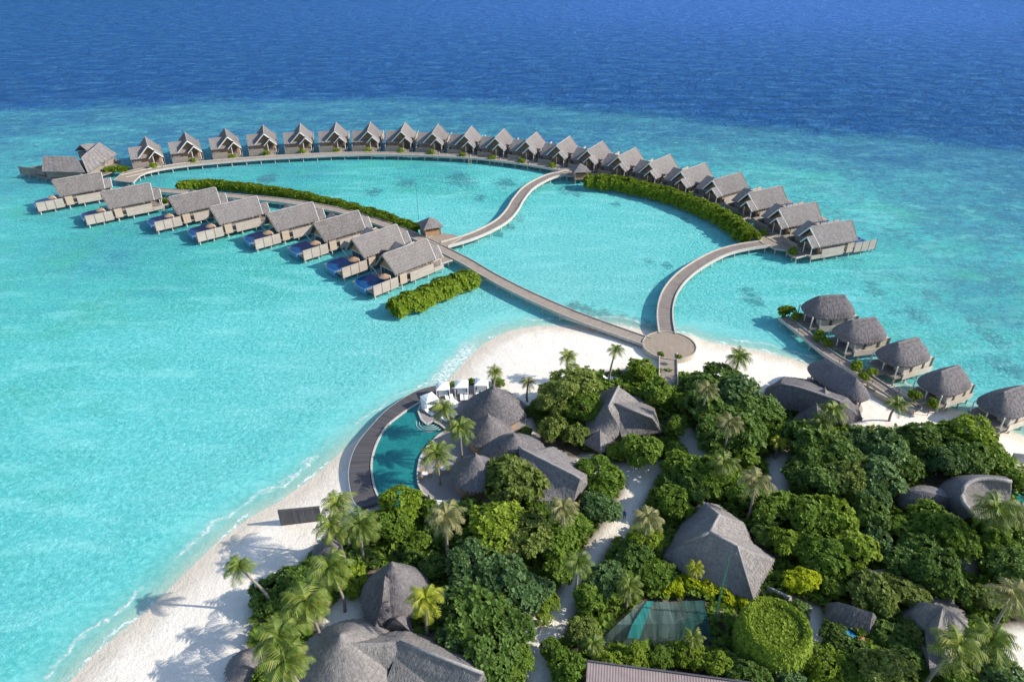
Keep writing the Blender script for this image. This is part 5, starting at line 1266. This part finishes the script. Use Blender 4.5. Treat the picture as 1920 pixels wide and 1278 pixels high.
# ------------------------------------------------------------------ broadleaf trees (crown centre, radius in survey pixels)
T=[
(1072,725,50,'fine','leaf_olive','tall feathery olive tree between the pale beach and the crossing-ridge house'),
(1092,757,38,'fine','leaf_mid','green tree leaning on the left gable of the crossing-ridge house'),
(1035,748,38,'fine','leaf_olive','feathery tree between the small beach palm and the tallest restaurant cone'),
(1037,805,32,'open','leaf_olive','open olive tree with bare pale branches right of the restaurant cones'),
(1083,812,26,'open','leaf_olive','small open olive tree left of the pointed porch roof'),
(1158,845,18,'fine','leaf_light','slim bright green tree just below the pointed porch roof'),
(1205,845,34,'broad','leaf_mid','round green tree below the crossing-ridge house by the pale path'),
(1264,846,24,'broad','leaf_mid','green tree at the fork of the pale path'),
(1203,690,25,'broad','leaf_light','bright round tree left of the short footbridge'),
(1240,735,28,'broad','leaf_mid','dense tree between the crossing-ridge house and the short footbridge'),
(1182,712,12,'bush','leaf_mid','low bush behind the tip of the crossing-ridge house'),
(962,898,50,'broad','leaf_olive','dark olive tree in front of the third restaurant cone'),
(925,905,30,'broad','leaf_olive','small olive tree before the lowest restaurant cone'),
(1122,892,40,'broad','leaf_mid','green tree at the right end of the restaurant hall'),
(1142,893,22,'fine','leaf_light','bright tree on the path side of the restaurant hall'),
(1124,945,34,'broad','leaf_blue','dense bluish tree right of the white lamp by the restaurant hall'),
(1072,985,34,'broad','leaf_mid','green tree under the olive palm behind the restaurant hall'),
(752,952,36,'broad','leaf_light','bright green tree at the lower end of the swimming pool'),
(700,985,26,'broad','leaf_light','bright bushy tree at the lower end of the rim deck'),
(806,958,24,'broad','leaf_mid','green tree below the white terrace steps'),
(735,985,32,'broad','leaf_mid','green tree between the beach palms and the bell-shaped house'),
(930,975,52,'broad','leaf_light','broad light green tree below the restaurant terrace'),
(985,1005,46,'broad','leaf_olive','yellowish green tree in the middle of the grove below the restaurant hall'),
(935,1030,40,'broad','leaf_light','light green crown in the centre of the front grove'),
(1043,1015,36,'broad','leaf_mid','green tree on the left bank of the winding path'),
(1050,1065,30,'broad','leaf_mid','green tree at the inner bend of the winding path'),
(890,1060,52,'broad','leaf_blue','large bluish tree right of the bell-shaped house'),
(960,1085,54,'broad','leaf_blue','large glossy bluish tree in the middle of the front grove'),
(1000,1110,36,'broad','leaf_blue','bluish tree beside the lime feathery tree'),
(840,1130,40,'broad','leaf_blue','dark tree between the golden palm and the front grove'),
(900,1150,52,'broad','leaf_dark','big dark green tree in the lower front grove'),
(955,1170,46,'broad','leaf_dark','dark tree left of the sandy clearing'),
(920,1225,50,'broad','leaf_dark','dark tree above the end of the long hall roof'),
(860,1200,38,'broad','leaf_blue','bluish tree hanging over the long hall roof'),
(965,1240,34,'broad','leaf_mid','green tree at the lower end of the sandy clearing'),
(820,1060,28,'broad','leaf_dark','dark tree touching the right side of the bell-shaped house'),
(783,1018,26,'bush','leaf_mid','round green bush above the bell-shaped house'),
(678,1046,30,'bush','leaf_dark','dark bush between the beach shelter and the bell-shaped house'),
(662,1085,32,'bush','leaf_light','bright bush left of the bell-shaped house'),
(520,1110,46,'bush','leaf_dark','wide dark bush on the beach at the foot of the leaning palm'),
(555,1085,30,'bush','leaf_dark','dark bush between the leaning palm and the first beach shelter'),
(1023,1128,24,'fine','leaf_light','lime feathery tree standing in the sandy clearing'),
(1020,1160,18,'fine','leaf_light','small lime tree at the lower edge of the lime feathery tree'),
(1030,1213,20,'open','leaf_mid','small sparse tree in the sandy clearing'),
(1106,1118,30,'broad','leaf_mid','green tree left of the shade nets'),
(1133,1085,34,'broad','leaf_blue','bluish tree above the shade nets on the right bank of the path'),
(1095,1180,30,'fine','leaf_olive','olive tree at the lower left corner of the shade nets'),
(1192,1045,32,'broad','leaf_dark','dark tree right of the winding path below the walking person'),
(1207,1012,34,'fine','leaf_light','bright yellow-green round tree left of the large hipped house'),
(1228,1068,30,'broad','leaf_mid','green tree at the lower left corner of the large hipped house'),
(1170,1080,26,'broad','leaf_mid','green tree between the winding path and the banana plants'),
(1272,950,32,'broad','leaf_mid','green tree touching the top left corner of the large hipped house'),
(1252,930,28,'broad','leaf_mid','green tree right of the bend in the pale path'),
(1296,912,34,'broad','leaf_dark','dark tree above the large hipped house'),
(1228,1107,13,'bush','leaf_olive','small ball-shaped bush left of the yellow hedge'),
(1195,1230,29,'fine','leaf_light','light feathery tree between the shade nets and the corrugated roof'),
(1240,1234,25,'fine','leaf_mid','green feathery tree over the middle of the corrugated roof'),
(1294,1230,28,'fine','leaf_light','light feathery tree below the dark corner of the shade nets'),
(1348,1246,32,'fine','leaf_light','light feathery tree left of the round clipped hedge'),
(1138,1242,30,'fine','leaf_light','light feathery tree at the left end of the corrugated roof'),
(1065,1250,34,'broad','leaf_mid','green tree at the bottom edge left of the corrugated roof'),
(1457,952,38,'broad','leaf_mid','green tree above the right corner of the large hipped house'),
(1515,965,44,'broad','leaf_mid','large green tree right of the pale side path'),
(1570,968,40,'broad','leaf_light','light green tree in the upper middle of the right grove'),
(1600,1025,38,'broad','leaf_light','light green tree above the small peeping roof'),
(1480,1018,32,'broad','leaf_light','yellowish green tree against the right side of the large hipped house'),
(1545,1045,40,'broad','leaf_mid','green tree between the yellow dome tree and the small peeping roof'),
(1503,1088,32,'fine','leaf_yellow','yellow dome-shaped tree right of the large hipped house'),
(1557,1098,26,'broad','leaf_mid','green tree right of the yellow dome tree'),
(1437,1000,24,'broad','leaf_dark','dark tree behind the notch of the large hipped roof'),
(1650,1017,30,'broad','leaf_blue','bluish tree in the middle of the right grove'),
(1640,1115,40,'broad','leaf_olive','olive tree below the small peeping roof'),
(1693,1110,34,'broad','leaf_olive','olive tree left of the corner house roof'),
(1752,978,42,'broad','leaf_mid','large green tree in front of the crescent roof'),
(1775,1000,46,'broad','leaf_mid','large green tree above the narrow shaded path at right'),
(1725,1030,40,'broad','leaf_dark','dark tree in the hollow of the right grove'),
(1770,1082,46,'broad','leaf_dark','dark tree behind the corner house'),
(1700,1060,36,'broad','leaf_dark','dark tree between the hollow and the olive trees'),
(1865,1015,42,'broad','leaf_mid','green tree right of the narrow shaded path'),
(1895,1060,40,'broad','leaf_dark','dark tree at the right edge below the crescent house'),
(1920,1000,36,'broad','leaf_mid','green tree cut by the right edge below the crescent house palm'),
(1848,1118,26,'broad','leaf_olive','light olive tree above the two corner palms'),
(1660,1180,34,'bush','leaf_dark','dark dense tree left of the corner house'),
(1708,1190,32,'bush','leaf_olive','olive dense tree against the corner house'),
(1695,1225,30,'bush','leaf_dark','dark bush at the lower left of the corner house'),
(1550,1246,38,'fine','leaf_light','light feathery tree right of the round clipped hedge'),
(1590,1262,30,'fine','leaf_mid','green feathery tree at the bottom edge right of the clipped hedge'),
(1665,1262,50,'fine','leaf_olive','grey-olive casuarina at the bottom edge'),
(1870,1268,42,'broad','leaf_blue','bluish tree at the bottom right below the two palms'),
(1810,1275,30,'broad','leaf_mid','green tree at the bottom edge below the left corner palm'),
(1400,1262,34,'broad','leaf_dark','dark tree at the bottom edge below the clipped hedge'),
(1480,1275,30,'broad','leaf_blue','bluish tree at the bottom edge under the right half of the clipped hedge'),
(1320,728,36,'broad','leaf_dark','dark green tree right of the short footbridge'),
(1294,754,26,'broad','leaf_mid','green tree beside the lower end of the short footbridge'),
(1350,712,36,'broad','leaf_dark','dark tree at the foot of the beach palm right of the footbridge'),
(1380,742,46,'broad','leaf_blue','large bluish tree in the middle of the grove right of the footbridge'),
(1330,770,42,'broad','leaf_dark','dark tree right of the oval light tree'),
(1418,772,42,'broad','leaf_dark','dark tree left of the dark hipped house'),
(1385,808,44,'broad','leaf_dark','dark tree above the grey forest palm'),
(1442,800,34,'broad','leaf_mid','green tree in front of the dark hipped house'),
(1340,830,38,'broad','leaf_dark','dark tree on the right side of the upper pale path'),
(1271,797,24,'fine','leaf_mid','oval light tree at the right wall of the crossing-ridge house'),
(1398,848,28,'broad','leaf_mid','green tree left of the second pale path'),
(1416,838,20,'broad','leaf_mid','green bushy tree beside the golden croton'),
(1285,878,36,'broad','leaf_mid','green tree at the lower end of the upper pale path'),
(1330,892,38,'broad','leaf_mid','green tree in the middle of the belt between the two pale paths'),
(1375,905,36,'broad','leaf_mid','green tree left of the dry palm by the second pale path'),
(1266,905,24,'broad','leaf_dark','dark tree on the outer bend of the pale path'),
(1405,928,28,'broad','leaf_dark','dark tree above the roof of the large hipped house'),
(1520,832,44,'broad','leaf_dark','dark tree below the dark hipped house'),
(1508,886,32,'broad','leaf_dark','dark tree on the right side of the second pale path'),
(1570,845,46,'broad','leaf_dark','big dark tree in the left part of the long right-hand grove'),
(1615,835,37,'broad','leaf_blue','bluish tree behind the beach by the jetty palm'),
(1670,845,42,'broad','leaf_blue','large bluish tree in the middle of the long right-hand grove'),
(1722,828,36,'broad','leaf_dark','dark tree at the beach edge below the narrow jetty'),
(1766,815,34,'broad','leaf_mid','green tree beside the fourth spa hut'),
(1822,815,40,'broad','leaf_light','light green tree next to the nearest spa hut'),
(1858,848,34,'broad','leaf_mid','green tree at the right end of the long grove'),
(1815,858,38,'broad','leaf_dark','dark tree above the crescent roof'),
(1765,862,36,'broad','leaf_blue','bluish tree left above the crescent roof'),
(1650,888,42,'broad','leaf_blue','bluish tree below the middle of the long grove'),
(1592,895,40,'broad','leaf_olive','olive tree left below the middle of the long grove'),
(1545,900,36,'broad','leaf_dark','dark tree at the lower left of the long grove'),
(1695,870,32,'broad','leaf_dark','dark tree left of the low crescent wing'),
(1635,930,36,'broad','leaf_blue','bluish tree at the foot of the long grove'),
(1690,985,30,'broad','leaf_mid','green tree under the low crescent wing'),
(1905,898,22,'broad','leaf_mid','small green tree behind the end of the crescent roof'),
(1800,880,24,'broad','leaf_light','light tree leaning over the crescent ridge'),
(900,722,13,'bush','leaf_mid','dark green bush right of the last cabana'),
(935,716,12,'bush','leaf_mid','green bush at the foot of the small beach palm'),
(885,716,10,'bush','leaf_mid','green bush between the second and third cabanas'),
(848,722,9,'bush','leaf_mid','green bush between the first and second cabanas'),
(1000,770,20,'bush','leaf_dark','dark bush at the right eave of the tallest cone'),
(985,815,16,'bush','leaf_dark','dark bush between the tallest cone and the open olive tree'),
(845,965,26,'broad','leaf_dark','dark tree below the terrace steps by the dry palm'),
(880,950,26,'broad','leaf_dark','dark tree under the lowest restaurant cone'),
(1015,950,26,'broad','leaf_mid','green tree in front of the restaurant hall'),
(660,1010,26,'bush','leaf_dark','dark bush under the twin beach palms'),
(820,1000,28,'bush','leaf_dark','dark bush under the dry palm below the terrace'),
(770,1050,22,'bush','leaf_dark','dark bush right above the bell-shaped house'),
(600,1235,26,'bush','leaf_light','bright bush at the bottom edge left of the broad dome'),
(500,1268,30,'bush','leaf_mid','green bush at the bottom edge beside the second beach shelter'),
(610,1120,22,'bush','leaf_mid','green bush under the golden beach palms'),
(1640,965,34,'broad','leaf_dark','dark tree between the two halves of the right grove'),
(1500,1140,20,'bush','leaf_dark','dark bush by the stepped garden wall'),
(1560,1190,26,'bush','leaf_dark','dark bush on the right side of the narrow shaded path'),
(1610,1225,26,'bush','leaf_dark','dark bush in front of the blue and orange lean-to'),
(1330,1150,12,'bush','leaf_mid','small green bush under the lattice antenna'),
]
for (px,py,r,kind,mat,lab) in T:
    nm={'bush':'bush','fine':'feathery_tree','open':'sparse_tree'}.get(kind,'broadleaf_tree')
    tree(nm,lab,px,py,r,kind,mat,None,'bush' if kind=='bush' else 'tree')
for k,(px,py,r) in enumerate([(1266,1100,23),(1300,1092,20),(1328,1098,22),(1362,1112,20),(1394,1126,18)]):
    tree('yellow_shrub',['yellow-leaved shrub at the left end of the yellow hedge','yellow-leaved shrub under the golden palm','yellow-leaved shrub in the middle of the yellow hedge','yellow-leaved shrub behind the lattice antenna','yellow-leaved shrub at the right end of the yellow hedge'][k],px,py,r,'bush','leaf_yellow',None,'shrub','yellow shrubs in front of the large hipped house')
# jetty planters of the spa
for px,py,r,lab in [(1468,585,11,'leafy shrub at the outer end of the narrow spa jetty'),(1482,581,9,'second leafy shrub behind the first at the spa jetty end'),(1492,594,9,'leafy shrub at the corner of the farthest spa hut bridge'),(1537,630,10,'leafy shrub left of the second spa hut'),(1551,642,9,'leafy shrub in a planter below the second spa hut'),(1610,686,10,'leafy shrub left of the middle spa hut bridge'),(1634,697,8,'leafy shrub in a planter at the middle spa hut bridge'),(1620,707,9,'leafy shrub by the end of the long beach pavilion'),(1543,712,11,'leafy shrub on the plinth of the long beach pavilion'),(1574,735,11,'second leafy shrub on the plinth of the long beach pavilion'),(1717,741,10,'leafy shrub left of the fourth spa hut'),(1748,756,10,'leafy shrub in front of the fourth spa hut'),(1240,664,5,'tiny potted plant on the left of the round jetty head'),(1272,668,5,'tiny potted plant on the right of the round jetty head')]:
    tree('planted_shrub',lab,px,py,r,'shrub','leaf_hedge',2.6,'shrub')
# ------------------------------------------------------------------ palms
for px,py,h,r,mat,lab,kw in [
(928,697,4.2,2.0,'palm','small palm on the beach behind the last cabana',{}),
(990,716,4.2,2.0,'palm_dry','small dry palm on the beach right of the tallest cone',{}),
(1065,668,5.5,2.3,'palm','palm on the beach behind the feathery olive tree',{}),
(1155,656,8.0,2.2,'palm','tall slender palm on the open beach left of the footbridge',{'base':(1142,716)}),
(1386,670,7.0,3.0,'palm','palm on the beach right of the round jetty head',{'base':(1374,716)}),
(1682,757,5.0,2.6,'palm','leaning palm on the beach beside the narrow spa jetty',{'base':(1668,788)}),
(832,765,6.5,2.7,'palm','palm at the pool steps in front of the canvas parasol',{'lean':(-1.0,-1.0)}),
(862,800,8.0,3.2,'palm','tall palm on the terrace in front of the second cone',{}),
(818,850,7.0,3.2,'palm','palm with drooping fronds on the lower pool terrace',{}),
(632,945,9.0,3.0,'palm','upper of the three palms beside the dark screen wall',{'lean':(-1.2,.8)}),
(622,985,8.5,3.0,'palm','lower left of the three palms beside the dark screen wall',{'lean':(-1.2,0)}),
(677,985,8.0,3.2,'palm','lower right of the three palms beside the dark screen wall',{'lean':(.6,.2)}),
(836,968,9.5,3.0,'palm_dry','pale dry palm rising above the grove below the terrace',{}),
(447,1062,7.6,2.5,'palm','solitary palm leaning out over the beach',{'base':(524,1150)}),
(618,1065,8.0,3.4,'palm','palm in front of the first beach shelter',{'lean':(-.8,0)}),
(574,1130,8.5,3.5,'palm','golden green palm right of the wide dark beach bush',{'lean':(-1.0,0)}),
(522,1196,8.5,3.4,'palm','palm above the second beach shelter',{'lean':(-.8,-.3)}),
(535,1240,8.0,3.2,'palm','lowest palm of the beach group at the bottom edge',{'lean':(-.8,-.2)}),
(797,1122,8.0,2.9,'palm_gold','yellow-green palm right of the bell-shaped house',{}),
(1085,1055,7.0,2.3,'palm','palm over the inner bend of the winding path',{}),
(1055,952,7.5,2.9,'palm_dry','olive dry palm behind the restaurant hall',{}),
(1215,970,7.0,2.7,'palm_dry','dry palm on the right bank of the pale path',{}),
(1180,1100,4.0,2.2,'palm','banana-like palm at the upper left corner of the shade nets',{}),
(1303,1065,3.6,1.5,'palm_gold','small golden palm at the front eave of the large hipped house',{}),
(1368,793,8.5,2.6,'palm_dry','grey forest palm in the grove right of the footbridge',{}),
(1326,730,9.0,2.4,'palm_dry','half-hidden dry palm in the dark tree right of the footbridge',{}),
(1358,866,6.5,2.6,'palm','palm over the belt between the two pale paths',{}),
(1418,900,8.0,3.2,'palm_dry','dry palm beside the second pale path',{}),
(1562,768,7.5,3.2,'palm','dark palm in front of the dark hipped house',{}),
(1540,790,6.0,2.4,'palm','smaller palm at the lower eave of the dark hipped house',{}),
(1460,828,3.5,1.9,'palm_gold','golden croton palm by the short garden wall',{}),
(1868,955,8.0,3.6,'palm','big dark palm in front of the crescent roof',{}),
(1905,960,6.5,2.6,'palm_dry','drier palm at the right edge beside the big dark palm',{}),
(1898,1115,8.0,3.0,'palm_dry','dry palm at the right edge above the corner house',{}),
(1795,1212,8.5,3.5,'palm','left of the two palms over the corner house',{'lean':(1.5,.2)}),
(1860,1200,8.0,3.2,'palm','right of the two palms over the corner house',{}),
(1112,1205,3.0,1.8,'palm','banana plant below the left corner of the shade nets',{}),
(1300,1195,3.2,1.6,'palm','young palm under the dark corner of the shade nets',{}),
]: palm(lab,px,py,h,r,mat,**kw)

# ------------------------------------------------------------------ undergrowth: too many leaves to count
rs=np.random.RandomState(77)
BLD=[[(870,770),(990,730),(1000,800),(1110,860),(1120,910),(1020,960),(860,960),(780,920),(785,760)],[(1110,800),(1150,725),(1240,790),(1160,840)],[(1244,1050),(1325,940),(1455,1045),(1415,1125)],[(1430,730),(1610,780),(1590,800),(1430,765)],[(1690,925),(1750,895),(1900,900),(1860,970),(1700,960)],[(665,1130),(690,1060),(790,1060),(770,1180),(680,1190)],[(560,1240),(640,1180),(920,1240),(900,1340),(560,1340)],[(1121,1210),(1200,1127),(1320,1127),(1335,1215)],[(1100,1240),(1480,1290),(1480,1420),(1100,1420)],[(1690,1150),(1780,1120),(1820,1165),(1790,1265),(1700,1200)],[(1380,1140),(1520,1140),(1520,1250),(1380,1250)],[(650,930),(820,900),(800,950),(700,960)]]
BLDP=[poly_xy(b) for b in BLD]
lo=VEGP.min(0); hi=VEGP.max(0); lo=np.maximum(lo,(-75,35)); hi=np.minimum(hi,(105,125))
Pu=rs.uniform(lo,hi,(60000,2)); ok=veg_sd(Pu)>.5
for b in BLDP: ok&=~inside(Pu,b)
Pu=Pu[ok][:26000]
gz=land_z(shore_sd(Pu)); from mathutils import noise as mnoise
hh=np.array([.25+1.5*max(0,mnoise.noise(Vector((x*.23,y*.23,3)))+.35) for x,y in Pu])*rs.uniform(.45,1.0,len(Pu))
C=np.stack([Pu[:,0],Pu[:,1],gz+hh],1); N=np.stack([rs.normal(0,.35,len(Pu)),rs.normal(0,.35,len(Pu)),np.ones(len(Pu))],1); N/=np.linalg.norm(N,axis=1)[:,None]
V=rosettes(C,N,6,.5,.17,rs,.85)
me=mesh_np('undergrowth_leaves',V,quads(len(V)))
tag(link('undergrowth',me,M['leaf_mid']),'low dark leafy ground cover between the trees and along the paths','ground cover',None,'stuff')
# ================================================================== the walker on the path
def person(loc,rz,label):
    J=[(0,0,.95),(0,0,1.15),(0,.0,1.38),(0,-.01,1.50),(0,.02,1.66),(.10,0,.90),(.11,.10,.50),(.11,.16,.07),(.11,.30,.03),(-.10,0,.90),(-.11,-.08,.50),(-.11,-.22,.10),(-.11,-.10,.04),(.20,0,1.40),(.25,-.10,1.14),(.24,-.02,.90),(-.20,0,1.40),(-.25,.08,1.14),(-.24,.20,.92),(.24,.03,.80),(-.24,.27,.84)]
    E=[(0,1),(1,2),(2,3),(3,4),(0,5),(5,6),(6,7),(7,8),(0,9),(9,10),(10,11),(11,12),(2,13),(13,14),(14,15),(2,16),(16,17),(17,18),(15,19),(18,20)]
    Rr=[.15,.14,.15,.06,.105,.10,.065,.05,.04,.10,.065,.05,.04,.065,.05,.035,.065,.05,.035,.03,.03]
    me=bpy.data.meshes.new('body'); me.from_pydata(J,E,[]); o=bpy.data.objects.new('body_build',me); COL.objects.link(o)
    md=o.modifiers.new('skin','SKIN'); 
    for v_,r in zip(me.skin_vertices[0].data,Rr): v_.radius=(r,r)
    me.skin_vertices[0].data[0].use_root=True
    o.modifiers.new('sub','SUBSURF').levels=2
    dg=bpy.context.evaluated_depsgraph_get(); m2=bpy.data.meshes.new_from_object(o.evaluated_get(dg)); bpy.data.objects.remove(o)
    t=empty('person',loc,rz,label,'person')
    m=NT('skin_and_clothes'); tc=m.n('ShaderNodeTexCoord'); sp_=m.n('ShaderNodeSeparateXYZ'); m.l(tc.outputs['Object'],sp_.inputs[0])
    c=m.ramp(m.math('DIVIDE',sp_.outputs[2],1.8),[(0,(.03,.03,.03,1)),(.04,(.04,.045,.06,1)),(.53,(.03,.10,.30,1)),(.83,(.28,.16,.10,1))],'CONSTANT')
    m2.shade_smooth(); link('body',m2,m.done(m.principled(c,.8,.2)),t)
    mb=MB(); mb.lathe([(.10,1.66),(.118,1.70),(.10,1.78),(.04,1.81)],14,(0,.01)); mb.build('hair',M['wood_dark'],t)
    return t
p=at(1170,972,1.25); person((p.x,p.y,ground_z(p.x,p.y)),R(160),'person in a blue shirt walking along the pale sand path')
